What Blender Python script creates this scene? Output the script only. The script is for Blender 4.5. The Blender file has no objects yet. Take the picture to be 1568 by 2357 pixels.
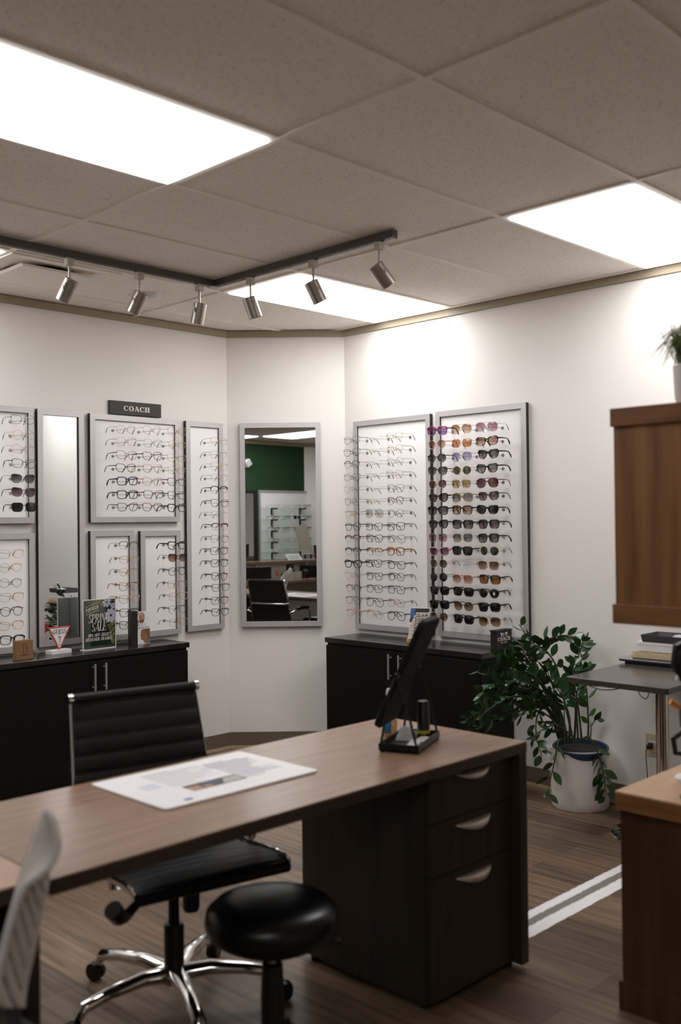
import bpy, math, random
from mathutils import Vector, Matrix
random.seed(7)
PI = math.pi
sc = bpy.context.scene
C = sc.collection

# ------------------------------------------------------------------ camera, world, exposure
cam = bpy.data.cameras.new('camera')
cam.sensor_width = 36.0
cam.lens = 35.0
cam.clip_start = 0.05
cam.dof.use_dof = True
cam.dof.focus_distance = 6.3
cam.dof.aperture_fstop = 2.2
co = bpy.data.objects.new('camera', cam)
C.objects.link(co)
yaw, pitch, roll = 0.7791, 0.0094, -0.011
F = Vector((math.cos(yaw) * math.cos(pitch), math.sin(yaw) * math.cos(pitch), math.sin(pitch)))
R0 = Vector((math.sin(yaw), -math.cos(yaw), 0))
U0 = R0.cross(F)
RR = R0 * math.cos(roll) + U0 * math.sin(roll)
UU = RR.cross(F)
m = Matrix((RR, UU, -F)).transposed().to_4x4()
m.translation = Vector((0, 0, 1.467))
co.matrix_world = m
sc.camera = co
w = bpy.data.worlds.new('world')
sc.world = w
w.use_nodes = True
w.node_tree.nodes['Background'].inputs[0].default_value = (0, 0, 0, 1)
w.node_tree.nodes['Background'].inputs[1].default_value = 0
sc.view_settings.view_transform = 'Standard'
sc.view_settings.look = 'None'
sc.view_settings.gamma = 1.0
sc.view_settings.exposure = 0.0
PANEL_LIGHT = 10.0            # strength of the ceiling light diffusers
sc.cycles.max_bounces = 14
sc.cycles.diffuse_bounces = 12
sc.cycles.glossy_bounces = 6
sc.cycles.transparent_max_bounces = 24
sc.cycles.use_denoising = True

CEIL = 2.711
WX, WY = 4.644, 5.08         # right wall plane, left wall plane
UX0, VY0, TS = 2.168, 1.79, 0.6096   # ceiling grid origin and module


# ------------------------------------------------------------------ materials
def lin(c):
    out = []
    for v in c[:3]:
        v /= 255.0
        out.append(v / 12.92 if v <= 0.04045 else ((v + 0.055) / 1.055) ** 2.4)
    return (out[0], out[1], out[2], 1.0)


MATS = {}


def mat(name, col=(128, 128, 128), rough=0.5, metal=0.0, spec=0.5, **kw):
    if name in MATS:
        return MATS[name]
    mt = bpy.data.materials.new(name)
    mt.use_nodes = True
    b = mt.node_tree.nodes['Principled BSDF']
    b.inputs['Base Color'].default_value = lin(col)
    b.inputs['Roughness'].default_value = rough
    b.inputs['Metallic'].default_value = metal
    b.inputs['Specular IOR Level'].default_value = spec
    if 'coat' in kw:
        b.inputs['Coat Weight'].default_value = kw['coat']
        b.inputs['Coat Roughness'].default_value = 0.1
    MATS[name] = mt
    return mt


def nodes(mt):
    return mt.node_tree.nodes, mt.node_tree.links, mt.node_tree.nodes['Principled BSDF']


def noise_mat(name, cols, scale=(1, 1, 1), nscale=5.0, rough=0.5, detail=6, spec=0.5, bump=0.0, pos=(0.3, 0.7), metal=0.0):
    """colour ramp over stretched object-space noise: wood, cork, stone, tortoiseshell"""
    if name in MATS:
        return MATS[name]
    mt = mat(name, cols[0], rough, metal, spec)
    N, L, b = nodes(mt)
    tc = N.new('ShaderNodeTexCoord')
    mp = N.new('ShaderNodeMapping')
    mp.inputs['Scale'].default_value = scale
    nz = N.new('ShaderNodeTexNoise')
    nz.inputs['Scale'].default_value = nscale
    nz.inputs['Detail'].default_value = detail
    rp = N.new('ShaderNodeValToRGB')
    el = rp.color_ramp.elements
    el[0].position, el[1].position = pos
    el[0].color, el[1].color = lin(cols[0]), lin(cols[-1])
    for i, c in enumerate(cols[1:-1]):
        e = el.new(pos[0] + (pos[1] - pos[0]) * (i + 1) / (len(cols) - 1))
        e.color = lin(c)
    L.new(tc.outputs['Object'], mp.inputs['Vector'])
    L.new(mp.outputs['Vector'], nz.inputs['Vector'])
    L.new(nz.outputs['Fac'], rp.inputs['Fac'])
    L.new(rp.outputs['Color'], b.inputs['Base Color'])
    if bump:
        bp = N.new('ShaderNodeBump')
        bp.inputs['Strength'].default_value = bump
        bp.inputs['Distance'].default_value = 0.002
        L.new(nz.outputs['Fac'], bp.inputs['Height'])
        L.new(bp.outputs['Normal'], b.inputs['Normal'])
    return mt


def emit(name, col, strength):
    mt = bpy.data.materials.new(name)
    mt.use_nodes = True
    N, L = mt.node_tree.nodes, mt.node_tree.links
    N.remove(N['Principled BSDF'])
    e = N.new('ShaderNodeEmission')
    e.inputs['Color'].default_value = lin(col)
    e.inputs['Strength'].default_value = strength
    L.new(e.outputs[0], N['Material Output'].inputs[0])
    MATS[name] = mt
    return mt


def clear_mat(name, tint=(255, 255, 255), gloss=0.06, grad=None, rough=0.02):
    """thin see-through sheet: tinted transparency with a faint reflection"""
    if name in MATS:
        return MATS[name]
    mt = bpy.data.materials.new(name)
    mt.use_nodes = True
    N, L = mt.node_tree.nodes, mt.node_tree.links
    N.remove(N['Principled BSDF'])
    t = N.new('ShaderNodeBsdfTransparent')
    t.inputs[0].default_value = lin(tint)
    g = N.new('ShaderNodeBsdfGlossy')
    g.inputs['Roughness'].default_value = rough
    mx = N.new('ShaderNodeMixShader')
    mx.inputs[0].default_value = gloss
    L.new(t.outputs[0], mx.inputs[1])
    L.new(g.outputs[0], mx.inputs[2])
    L.new(mx.outputs[0], N['Material Output'].inputs[0])
    if grad:
        tc = N.new('ShaderNodeTexCoord')
        sp = N.new('ShaderNodeSeparateXYZ')
        rp = N.new('ShaderNodeValToRGB')
        rp.color_ramp.elements[0].color = lin(grad)
        rp.color_ramp.elements[1].color = lin(tint)
        rp.color_ramp.elements[0].position = 0.05
        rp.color_ramp.elements[1].position = 0.8
        L.new(tc.outputs['Generated'], sp.inputs[0])
        L.new(sp.outputs['Z'], rp.inputs[0])
        L.new(rp.outputs[0], t.inputs[0])
    MATS[name] = mt
    return mt


def plank_mat():
    mt = mat('vinyl_planks', (110, 95, 82), 0.42, 0, 0.35)
    N, L, b = nodes(mt)
    tc = N.new('ShaderNodeTexCoord')
    mp = N.new('ShaderNodeMapping')
    mp.inputs['Rotation'].default_value = (0, 0, PI / 2)
    br = N.new('ShaderNodeTexBrick')
    br.inputs['Scale'].default_value = 1.0
    br.inputs['Brick Width'].default_value = 1.2
    br.inputs['Row Height'].default_value = 0.152
    br.inputs['Mortar Size'].default_value = 0.0012
    br.inputs['Color1'].default_value = lin((146, 124, 104))
    br.inputs['Color2'].default_value = lin((108, 90, 76))
    br.inputs['Mortar'].default_value = lin((62, 52, 45))
    br.offset = 0.37
    L.new(tc.outputs['Object'], mp.inputs[0])
    L.new(mp.outputs[0], br.inputs[0])
    mp2 = N.new('ShaderNodeMapping')
    mp2.inputs['Scale'].default_value = (26, 1.5, 1)
    nz = N.new('ShaderNodeTexNoise')
    nz.inputs['Scale'].default_value = 1.6
    nz.inputs['Detail'].default_value = 8
    L.new(tc.outputs['Object'], mp2.inputs[0])
    L.new(mp2.outputs[0], nz.inputs[0])
    rp = N.new('ShaderNodeValToRGB')
    rp.color_ramp.elements[0].color = lin((156, 146, 136))
    rp.color_ramp.elements[1].color = lin((255, 250, 244))
    rp.color_ramp.elements[0].position = 0.32
    rp.color_ramp.elements[1].position = 0.68
    L.new(nz.outputs['Fac'], rp.inputs[0])
    mx = N.new('ShaderNodeMixRGB')
    mx.blend_type = 'MULTIPLY'
    mx.inputs[0].default_value = 0.85
    L.new(br.outputs['Color'], mx.inputs[1])
    L.new(rp.outputs[0], mx.inputs[2])
    L.new(mx.outputs[0], b.inputs['Base Color'])
    return mt


def tile_mat():
    mt = mat('acoustic_tile', (205, 196, 187), 0.95, 0, 0.1)
    N, L, b = nodes(mt)
    tc = N.new('ShaderNodeTexCoord')
    nz = N.new('ShaderNodeTexNoise')
    nz.inputs['Scale'].default_value = 140
    nz.inputs['Detail'].default_value = 3
    nz.inputs['Roughness'].default_value = 0.7
    rp = N.new('ShaderNodeValToRGB')
    rp.color_ramp.elements[0].position = 0.30
    rp.color_ramp.elements[0].color = lin((176, 164, 152))
    rp.color_ramp.elements[1].position = 0.42
    rp.color_ramp.elements[1].color = lin((252, 244, 236))
    L.new(tc.outputs['Object'], nz.inputs[0])
    L.new(nz.outputs['Fac'], rp.inputs[0])
    L.new(rp.outputs[0], b.inputs['Base Color'])
    return mt


M_WALL = noise_mat('wall_paint', [(234, 229, 224), (237, 232, 227)], nscale=2, rough=0.75, spec=0.2)
M_GREEN = mat('green_paint', (42, 68, 42), 0.7, 0, 0.2)
M_TRIM = mat('taupe_trim', (160, 146, 124), 0.55)
M_BASE = mat('taupe_vinyl_base', (112, 98, 83), 0.5)
M_STRIP = mat('base_strip', (190, 170, 140), 0.5)
M_TEE = mat('white_tee', (250, 241, 232), 0.6)
M_PANEL = mat('white_panel', (250, 247, 246), 0.55, 0, 0.3)
M_ALU = mat('brushed_aluminium', (200, 196, 197), 0.42, 0.45)
M_BLACKED = mat('black_frame_side', (30, 27, 25), 0.5)
M_MIRROR = mat('mirror_glass', (232, 236, 236), 0.0, 1.0)
M_STEEL = mat('brushed_nickel', (206, 198, 190), 0.36, 0.75)
M_LAMP = mat('lamp_nickel', (172, 164, 156), 0.36, 0.9)
M_CHROME = mat('chrome', (225, 222, 220), 0.08, 1.0)
M_TRACK = mat('bronze_track', (88, 82, 76), 0.45, 0.3)
M_ADAPT = mat('beige_plastic', (190, 182, 170), 0.5)
M_BLACKW = noise_mat('black_stained_wood', [(8, 7, 7), (14, 12, 11)], (1, 1, 8), 8, 0.6, spec=0.2)
M_BLACKTOP = noise_mat('black_counter_top', [(34, 29, 27), (46, 40, 37)], (1, 8, 1), 6, 0.22, spec=0.5)
M_DESK = noise_mat('walnut_laminate_top', [(130, 101, 83), (150, 119, 98)], (1.2, 14, 1), 3, 0.25, spec=0.5)
M_DESKL = noise_mat('light_laminate_top', [(176, 140, 118), (190, 155, 132)], (1.2, 14, 1), 3, 0.3, spec=0.5)
M_DESKS = noise_mat('dark_walnut_panel', [(48, 41, 34), (64, 54, 45)], (10, 10, 0.8), 3, 0.45, spec=0.35)
M_DESKE = mat('dark_edge_band', (60, 49, 41), 0.45)
M_OAK = noise_mat('oak_veneer', [(112, 72, 40), (138, 92, 54), (156, 108, 66)], (9, 9, 0.7), 3, 0.45)
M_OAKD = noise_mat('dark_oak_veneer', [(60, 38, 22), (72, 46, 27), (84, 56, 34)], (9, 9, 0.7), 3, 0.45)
M_OAKH = noise_mat('oak_rail', [(112, 70, 40), (142, 94, 56)], (0.8, 1.5, 9), 3, 0.45)
M_OAKT = noise_mat('oak_top', [(178, 138, 104), (196, 156, 120)], (1, 10, 1), 3, 0.4)
M_LEATHER = mat('black_leather', (17, 16, 16), 0.5, 0, 0.35)
M_LEATH2 = mat('black_vinyl', (11, 11, 11), 0.3, 0, 0.35)
M_BLACK = mat('black_plastic', (16, 16, 16), 0.4)
M_BLACKM = mat('black_metal', (22, 21, 20), 0.35, 0.4)
M_WHITE = mat('white_plastic', (225, 222, 222), 0.4)
M_PAPER = mat('white_paper', (232, 229, 230), 0.6)
M_CERAM = mat('white_ceramic', (226, 218, 214), 0.18, 0, 0.5)
M_BLUE = mat('blue_liner', (50, 66, 92), 0.4)
M_SOIL = noise_mat('soil', [(28, 22, 18), (50, 40, 32)], nscale=60, rough=0.95, bump=0.5)
M_GREY = mat('dark_grey_plastic', (74, 72, 74), 0.5)
M_SEATG = mat('grey_fabric', (84, 82, 84), 0.9)
M_CHAIRW = mat('white_shell', (222, 216, 212), 0.55)
M_STONE = noise_mat('dark_quartz', [(62, 58, 55), (74, 69, 65)], nscale=40, rough=0.16)
M_CORK = noise_mat('cork', [(96, 68, 44), (146, 110, 76), (122, 88, 58)], nscale=260, rough=0.9, detail=2)
M_BEIGE = mat('ivory_plate', (206, 192, 160), 0.45)
M_ACRYL = clear_mat('clear_acrylic', (238, 240, 240), 0.10)
M_LENS = clear_mat('clear_lens', (252, 252, 252), 0.035)
M_GREEN_LEAF = noise_mat('zz_leaf', [(32, 56, 32), (60, 92, 52)], nscale=9, rough=0.22, spec=0.6)
M_LEAF_LIGHT = noise_mat('zz_new_leaf', [(48, 92, 34), (76, 122, 48)], nscale=9, rough=0.3)
M_STEM = noise_mat('zz_stem', [(44, 44, 30), (70, 72, 46)], nscale=20, rough=0.5)
M_DIFF = emit('light_diffuser', (253, 253, 253), PANEL_LIGHT)


# ------------------------------------------------------------------ mesh builder
class MB:
    def __init__(s):
        s.v, s.f = [], []

    def add(s, vs, fs):
        o = len(s.v)
        s.v += [tuple(x) for x in vs]
        s.f += [tuple(i + o for i in f) for f in fs]
        return s

    def box(s, x0, x1, y0, y1, z0, z1):
        vs = [(x0, y0, z0), (x1, y0, z0), (x1, y1, z0), (x0, y1, z0), (x0, y0, z1), (x1, y0, z1), (x1, y1, z1), (x0, y1, z1)]
        return s.add(vs, [(0, 3, 2, 1), (4, 5, 6, 7), (0, 1, 5, 4), (1, 2, 6, 5), (2, 3, 7, 6), (3, 0, 4, 7)])

    def prism(s, poly, z0, z1):
        """polygon in xy extruded in z"""
        n = len(poly)
        vs = [(x, y, z0) for x, y in poly] + [(x, y, z1) for x, y in poly]
        fs = [tuple(range(n - 1, -1, -1)), tuple(range(n, 2 * n))] + [(i, (i + 1) % n, n + (i + 1) % n, n + i) for i in range(n)]
        return s.add(vs, fs)

    def face_poly(s, poly, y0, y1):
        """polygon in xz (facing -y) with thickness from y0 (front) to y1"""
        n = len(poly)
        vs = [(x, y0, z) for x, z in poly] + [(x, y1, z) for x, z in poly]
        fs = [tuple(range(n)), tuple(range(2 * n - 1, n - 1, -1))] + [((i + 1) % n, i, n + i, n + (i + 1) % n) for i in range(n)]
        return s.add(vs, fs)

    def tube(s, pts, r, seg=8, closed=False, flat=1.0, up=None, cap=True):
        """round (or flattened) tube along a path; r may be a list"""
        pts = [Vector(p) for p in pts]
        n = len(pts)
        rs = r if isinstance(r, (list, tuple)) else [r] * n
        vs, prev = [], None
        for i, p in enumerate(pts):
            a = pts[(i - 1) % n] if (closed or i > 0) else p
            b = pts[(i + 1) % n] if (closed or i < n - 1) else p
            t = (b - a)
            t = t.normalized() if t.length > 1e-9 else Vector((0, 0, 1))
            if up is not None:
                nn = Vector(up)
            elif prev is None:
                nn = Vector((0, 0, 1)) if abs(t.z) < 0.9 else Vector((0, 1, 0))
            else:
                nn = prev
            nn = nn - t * nn.dot(t)
            if nn.length < 1e-6:
                nn = t.orthogonal()
            nn.normalize()
            prev = nn
            bb = t.cross(nn)
            for k in range(seg):
                an = 2 * PI * k / seg
                vs.append(p + nn * (math.cos(an) * rs[i] * flat) + bb * (math.sin(an) * rs[i]))
        fs = []
        for i in range(n if closed else n - 1):
            j = (i + 1) % n
            for k in range(seg):
                k2 = (k + 1) % seg
                fs.append((i * seg + k, j * seg + k, j * seg + k2, i * seg + k2))
        if not closed and cap:
            fs.append(tuple(range(seg)))
            fs.append(tuple(range((n - 1) * seg + seg - 1, (n - 1) * seg - 1, -1)))
        return s.add(vs, fs)

    def lathe(s, prof, seg=32, c=(0, 0, 0)):
        vs, fs = [], []
        n = len(prof)
        for k in range(seg):
            a = 2 * PI * k / seg
            for r, z in prof:
                vs.append((c[0] + r * math.cos(a), c[1] + r * math.sin(a), c[2] + z))
        for k in range(seg):
            k2 = (k + 1) % seg
            for i in range(n - 1):
                fs.append((k * n + i, k2 * n + i, k2 * n + i + 1, k * n + i + 1))
        return s.add(vs, fs)

    def cyl(s, p0, p1, r, seg=16, r2=None):
        return s.tube([p0, p1], [r, r if r2 is None else r2], seg)

    def grid(s, rows, thick=None):
        """rows of points -> sheet"""
        nr, nc = len(rows), len(rows[0])
        vs = [p for row in rows for p in row]
        fs = [(i * nc + j, i * nc + j + 1, (i + 1) * nc + j + 1, (i + 1) * nc + j) for i in range(nr - 1) for j in range(nc - 1)]
        return s.add(vs, fs)

    def xf(s, M):
        s.v = [tuple(M @ Vector(p)) for p in s.v]
        return s

    def build(s, name, material=None, parent=None, smooth=False, bevel=0.0, solid=0.0, sub=0, angle=40):
        me = bpy.data.meshes.new(name)
        me.from_pydata(s.v, [], s.f)
        me.validate()
        if material:
            me.materials.append(material)
        o = bpy.data.objects.new(name, me)
        C.objects.link(o)
        if parent:
            o.parent = parent
        if smooth:
            for p in me.polygons:
                p.use_smooth = True
            try:
                me.set_sharp_from_angle(angle=math.radians(angle))
            except Exception:
                pass
        if solid:
            md = o.modifiers.new('solid', 'SOLIDIFY')
            md.thickness = solid
            md.offset = 0
        if bevel:
            md = o.modifiers.new('bevel', 'BEVEL')
            md.width = bevel
            md.segments = 2
            md.limit_method = 'ANGLE'
            md.angle_limit = math.radians(50)
        if sub:
            md = o.modifiers.new('sub', 'SUBSURF')
            md.levels = md.render_levels = sub
        return o


def tag(o, label, cat, group=None):
    o['label'] = label
    o['category'] = cat
    if group:
        o['group'] = group
    return o


def thing(name, label, cat, loc=(0, 0, 0), rz=0.0, group=None):
    o = bpy.data.objects.new(name, None)
    o.empty_display_size = 0.05
    C.objects.link(o)
    o.location = loc
    o.rotation_euler = (0, 0, rz)
    return tag(o, label, cat, group)


def struct(o):
    o['kind'] = 'structure'
    return o


def box(x0, x1, y0, y1, z0, z1):
    return MB().box(x0, x1, y0, y1, z0, z1)


# ------------------------------------------------------------------ lettering (drawn serif capitals)
def _quad(a, b, c, d):
    return [a, b, c, d]


def _arc(cx, cy, rx, ry, a0, a1, tx, ty, n=14):
    """ring sector whose stroke is tx wide at the sides and ty at top and bottom"""
    out, inn = [], []
    for i in range(n + 1):
        a = math.radians(a0 + (a1 - a0) * i / n)
        out.append((cx + rx * math.cos(a), cy + ry * math.sin(a)))
        inn.append((cx + (rx - tx) * math.cos(a), cy + (ry - ty) * math.sin(a)))
    return [[out[i], out[i + 1], inn[i + 1], inn[i]] for i in range(n)]


def glyph(ch, T, h, serif=True):
    """polygons in a box of height 1 and the advance width"""
    P = []

    def stem(x, y0=0.0, y1=1.0, t=T, sb=True, st=True):
        P.append([(x, y0), (x + t, y0), (x + t, y1), (x, y1)])
        if serif:
            e = t * 0.4 + 0.03
            if sb:
                P.append([(x - e, y0), (x + t + e, y0), (x + t + e, y0 + h), (x - e, y0 + h)])
            if st:
                P.append([(x - e, y1 - h), (x + t + e, y1 - h), (x + t + e, y1), (x - e, y1)])

    def bar(x0, x1, y, t=h):
        P.append([(x0, y - t / 2), (x1, y - t / 2), (x1, y + t / 2), (x0, y + t / 2)])

    def sl(x0, y0, x1, y1, t):
        P.append([(x0 - t / 2, y0), (x0 + t / 2, y0), (x1 + t / 2, y1), (x1 - t / 2, y1)])

    def tick(x, y0, y1):
        if serif:
            P.append([(x - h / 2, y0), (x + h / 2, y0), (x + h / 2, y1), (x - h / 2, y1)])

    def foot(x, t, y):
        if serif:
            P.append([(x - t, y), (x + t, y), (x + t, y + h), (x - t, y + h)])
    w = 0.7
    if ch == 'A':
        w = 0.8
        sl(0.1, 0, 0.4, 1, h)
        sl(0.68, 0, 0.38, 1, T)
        bar(0.2, 0.6, 0.32)
        foot(0.1, 0.11, 0)
        foot(0.68, T * 0.9, 0)
    elif ch in 'CG':
        w = 0.78
        P += _arc(0.4, 0.5, 0.38, 0.51, 48, 312, T, h)
        tick(0.67, 0.66, 0.96)
        if ch == 'C':
            tick(0.67, 0.08, 0.3)
        else:
            stem(0.55, 0.06, 0.44, T * 0.85, sb=False)
    elif ch == 'D':
        w = 0.78
        stem(0.06)
        P += _arc(0.28, 0.5, 0.46, 0.5, -90, 90, T, h)
        bar(0.06, 0.3, h / 2)
        bar(0.06, 0.3, 1 - h / 2)
    elif ch in 'EF':
        w = 0.64
        stem(0.06)
        bar(0.06, 0.56, 1 - h / 2)
        bar(0.06, 0.46, 0.52)
        tick(0.56, 0.78, 1)
        tick(0.45, 0.42, 0.62)
        if ch == 'E':
            bar(0.06, 0.58, h / 2)
            tick(0.58, 0, 0.24)
    elif ch == 'H':
        w = 0.82
        stem(0.07)
        stem(0.75 - T)
        bar(0.1, 0.7, 0.52)
    elif ch == 'I':
        w = T + 0.18
        stem(0.09)
    elif ch == 'K':
        w = 0.76
        stem(0.06)
        sl(0.16 + T * 0.5, 0.4, 0.62, 1, h)
        sl(0.66, 0, 0.3 + T * 0.3, 0.56, T)
        foot(0.66, T * 0.8, 0)
        foot(0.62, 0.1, 1 - h)
    elif ch == 'L':
        w = 0.62
        stem(0.06)
        bar(0.06, 0.58, h / 2)
        tick(0.58, 0, 0.26)
    elif ch == 'M':
        w = 0.98
        stem(0.1, t=h * 1.2)
        sl(0.14, 1, 0.48, 0, T)
        sl(0.82, 1, 0.48, 0, h)
        stem(0.9 - T)
    elif ch == 'N':
        w = 0.82
        stem(0.1, t=h * 1.2)
        sl(0.14, 1, 0.68, 0, T)
        stem(0.68, t=h * 1.2, sb=False)
    elif ch == 'O' or ch == '0':
        w = 0.84 if ch == 'O' else 0.62
        P += _arc(w / 2, 0.5, w / 2 - 0.03, 0.51, 0, 360, T, h, 24)
    elif ch in 'PR':
        w = 0.68 if ch == 'P' else 0.76
        stem(0.06)
        P += _arc(0.3, 0.73, 0.34, 0.27, -90, 90, T, h)
        bar(0.06, 0.32, 1 - h / 2)
        bar(0.06, 0.32, 0.46 + h / 2)
        if ch == 'R':
            sl(0.66, 0, 0.36, 0.48, T)
            foot(0.68, T * 0.7, 0)
    elif ch == 'S':
        w = 0.62
        P += _arc(0.31, 0.745, 0.26, 0.265, 40, 270, T, h)
        P += _arc(0.31, 0.25, 0.28, 0.26, -140, 90, T, h)
        tick(0.52, 0.76, 0.98)
        tick(0.08, 0.02, 0.26)
    elif ch == 'T':
        w = 0.74
        stem(0.37 - T / 2, st=False)
        bar(0.04, 0.7, 1 - h / 2)
        tick(0.05, 0.76, 1)
        tick(0.69, 0.76, 1)
    elif ch == 'U':
        w = 0.8
        stem(0.08, 0.3, 1, sb=False)
        stem(0.7 - h, 0.3, 1, t=h * 1.2, sb=False)
        P += _arc(0.08 + (0.62 + h * .2) / 2, 0.3, (0.62 + h * .2) / 2, 0.31, 180, 360, T * 0.8, h)
    elif ch == 'W':
        w = 1.0
        sl(0.08, 1, 0.3, 0, T)
        sl(0.5, 1, 0.3, 0, h)
        sl(0.5, 1, 0.72, 0, T)
        sl(0.94, 1, 0.72, 0, h)
    elif ch == 'Y':
        w = 0.76
        stem(0.38 - T / 2, 0, 0.45, st=False)
        sl(0.38, 0.42, 0.1, 1, T)
        sl(0.38, 0.42, 0.68, 1, h)
    elif ch == '4':
        w = 0.62
        stem(0.38, t=T * 0.9, st=False)
        bar(0.04, 0.6, 0.28)
        sl(0.06, 0.28, 0.42, 1, h)
    elif ch == '%':
        w = 0.9
        P += _arc(0.22, 0.74, 0.18, 0.25, 0, 360, T * .6, h, 16)
        P += _arc(0.68, 0.26, 0.18, 0.25, 0, 360, T * .6, h, 16)
        sl(0.2, 0, 0.7, 1, h)
    elif ch == '?':
        w = 0.6
        P += _arc(0.3, 0.72, 0.27, 0.28, -70, 190, T, T)
        stem(0.3 - T * .4, 0.26, 0.5, T, sb=False, st=False)
        P += [[(0.3 - T * .5, 0), (0.3 + T * .7, 0), (0.3 + T * .7, 0.16), (0.3 - T * .5, 0.16)]]
    elif ch == '.':
        w = 0.25
        P += [[(0.06, 0), (0.2, 0), (0.2, 0.14), (0.06, 0.14)]]
    elif ch == ' ':
        w = 0.4
    return P, w


def lettering(text, x0, z0, height, width=None, T=0.17, h=0.055, shear=0.0, serif=True, gap=0.06, y=0.0, th=0.0006, center=True, curve=0.0, slope=0.0):
    """raised lettering on the plane y (facing -y); width squeezes the line"""
    polys, x = [], 0.0
    for ch in text:
        P, wd = glyph(ch, T, h, serif)
        polys += [[(px + x, pz) for px, pz in p] for p in P]
        x += wd + gap
    x -= gap
    sx = height if width is None else width / x
    mb = MB()
    off = -x * sx / 2 if center else 0
    for k, p in enumerate(polys):
        q = []
        for px, pz in p:
            X = px * sx + off
            Z = pz * height
            X += shear * Z
            Z += slope * X - curve * X * X
            q.append((x0 + X, z0 + Z))
        mb.face_poly(q, y - th - 0.00002 * (k % 7), y)
    return mb


def disc(cx, cz, rx, rz, n=20, a0=0.0):
    return [(cx + rx * math.cos(2 * PI * i / n + a0), cz + rz * math.sin(2 * PI * i / n + a0)) for i in range(n)]


def flat(poly, y, th=0.0005):
    return MB().face_poly(poly, y - th, y)


# ================================================================== ROOM
X0, YB = -2.09, -2.6
CR = 2.673
A = (4.10, 5.08)
B = (4.644, 4.536)
struct(box(X0 - .1, WX + .1, YB - .1, WY + .1, -0.1, 0.0).build('floor', plank_mat()))
ceil_o = struct(box(X0 - .1, WX + .1, YB - .1, WY + .1, 2.7185, 2.80).build('ceiling', tile_mat()))
H2 = 2.716
struct(box(X0 - .1, A[0] + .02, WY, WY + .1, 0, H2).build('wall_left', M_WALL))
struct(box(WX, WX + .1, YB - .1, B[1] + .02, 0, H2).build('wall_right', M_WALL))
struct(MB().prism([A, B, (B[0] + .1, B[1] + .02), (B[0] + .1, A[1] + .1), (A[0], A[1] + .1)], 0, H2).build('wall_corner', M_WALL))
struct(box(X0 - .1, X0, -1.44, WY, 0, H2).build('wall_rear', M_GREEN))
struct(MB().prism([(X0, -1.44), (X0 - .1, -1.44), (X0 - .1, YB - .1), (X0 + 1.0, YB - .1), (X0 + 1.0, YB)], 0, H2).build('wall_angled', M_WALL))
struct(box(X0 + 1.0, WX, YB - .1, YB, 0, H2).build('wall_front', M_WALL))


def wall_strip(name, p, q, z0, z1, depth, m, ext0=0.0, ext1=0.0):
    """a moulding along the wall line p-q, thickness towards the room (to the right of p->q)"""
    p, q = Vector(p), Vector(q)
    d = (q - p).normalized()
    n = Vector((d.y, -d.x))
    a, b = p - d * ext0, q + d * ext1
    c, e = b + n * depth, a + n * depth
    o = MB().prism([tuple(a), tuple(e), tuple(c), tuple(b)], z0, z1).build(name, m)
    struct(o)
    return o


for i, (nm, p, q) in enumerate([('left', (X0, WY), A), ('corner', A, B), ('right', B, (WX, YB))]):
    wall_strip('baseboard_' + nm, p, q, 0.02, 0.105, 0.010, M_BASE)
    wall_strip('trim_%d' % (10 + i), p, q, 0.0, 0.02, 0.013, M_STRIP)
    wall_strip('trim_%d' % (20 + i), p, q, CR, H2 - 0.004, 0.014, M_TRIM)
wall_strip('trim_23', (X0, -1.44), (X0, WY), CR - .01, H2 - 0.004, 0.014, M_TRIM)
wall_strip('trim_24', (X0 + 1.0, YB), (X0, -1.44), CR - .01, H2 - 0.004, 0.014, M_TRIM)

# ceiling grid: main tees along Y every 4 ft, cross tees along X every 2 ft
tee = MB()
TW = 0.012
xs = [UX0 + 2 * TS * k for k in range(-3, 3)]
ys = [VY0 + TS * k for k in range(-7, 6)]
for x in xs:
    if X0 < x < WX:
        tee.box(x - TW, x + TW, YB, WY, CEIL, 2.7188)
for k, x in enumerate(xs[:-1]):
    for y in ys:
        if YB < y < WY:
            tee.box(max(x + TW, X0), min(x + 2 * TS - TW, WX), y - TW, y + TW, CEIL + .001, 2.7188)
struct(tee.build('trim_1', M_TEE))
lightcells = []


def ceiling_light(i, j, label, x1=None):
    x0, y0 = UX0 + 2 * TS * i + TW, VY0 + TS * j + TW
    xx = x1 if x1 else x0 + 2 * TS - 2 * TW
    y1 = y0 + TS - 2 * TW
    t = thing('ceiling_light', label, 'ceiling light', ((x0 + xx) / 2, (y0 + y1) / 2, CEIL), 0, 'flat light panels in the ceiling grid')
    hx, hy, e = (xx - x0) / 2 - .0005, (y1 - y0) / 2 - .0005, 0.014
    fr = MB()
    fr.box(-hx, hx, -hy, -hy + e, 0.001, 0.007).box(-hx, hx, hy - e, hy, 0.001, 0.007)
    fr.box(-hx, -hx + e, -hy + e, hy - e, 0.001, 0.007).box(hx - e, hx, -hy + e, hy - e, 0.001, 0.007)
    fr.build('frame', M_TEE, t)
    box(-hx + e, hx - e, -hy + e, hy - e, -0.007, 0.0065).build('diffuser', M_DIFF, t)
    return t


ceiling_light(-1, 1, 'large flat ceiling light panel nearest the camera, upper left')
ceiling_light(1, 3, 'flat ceiling light panel behind the short arm of the track')
ceiling_light(1, 0, 'flat ceiling light panel above the wooden kiosk, against the right wall')
ceiling_light(-1, 4, 'flat ceiling light panel just showing left of the air diffuser')
ceiling_light(-3, -4, 'flat ceiling light panel behind the camera, seen in the corner mirror')
lt = ceiling_light(-4, -3, 'slice of a light panel at the top left of the corner mirror')
# that far cell is cut short by the rear wall
for ch in lt.children:
    for v in ch.data.vertices:
        if v.co.x < 0:
            v.co.x = max(v.co.x, (X0 + .03) - lt.location.x)

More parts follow.
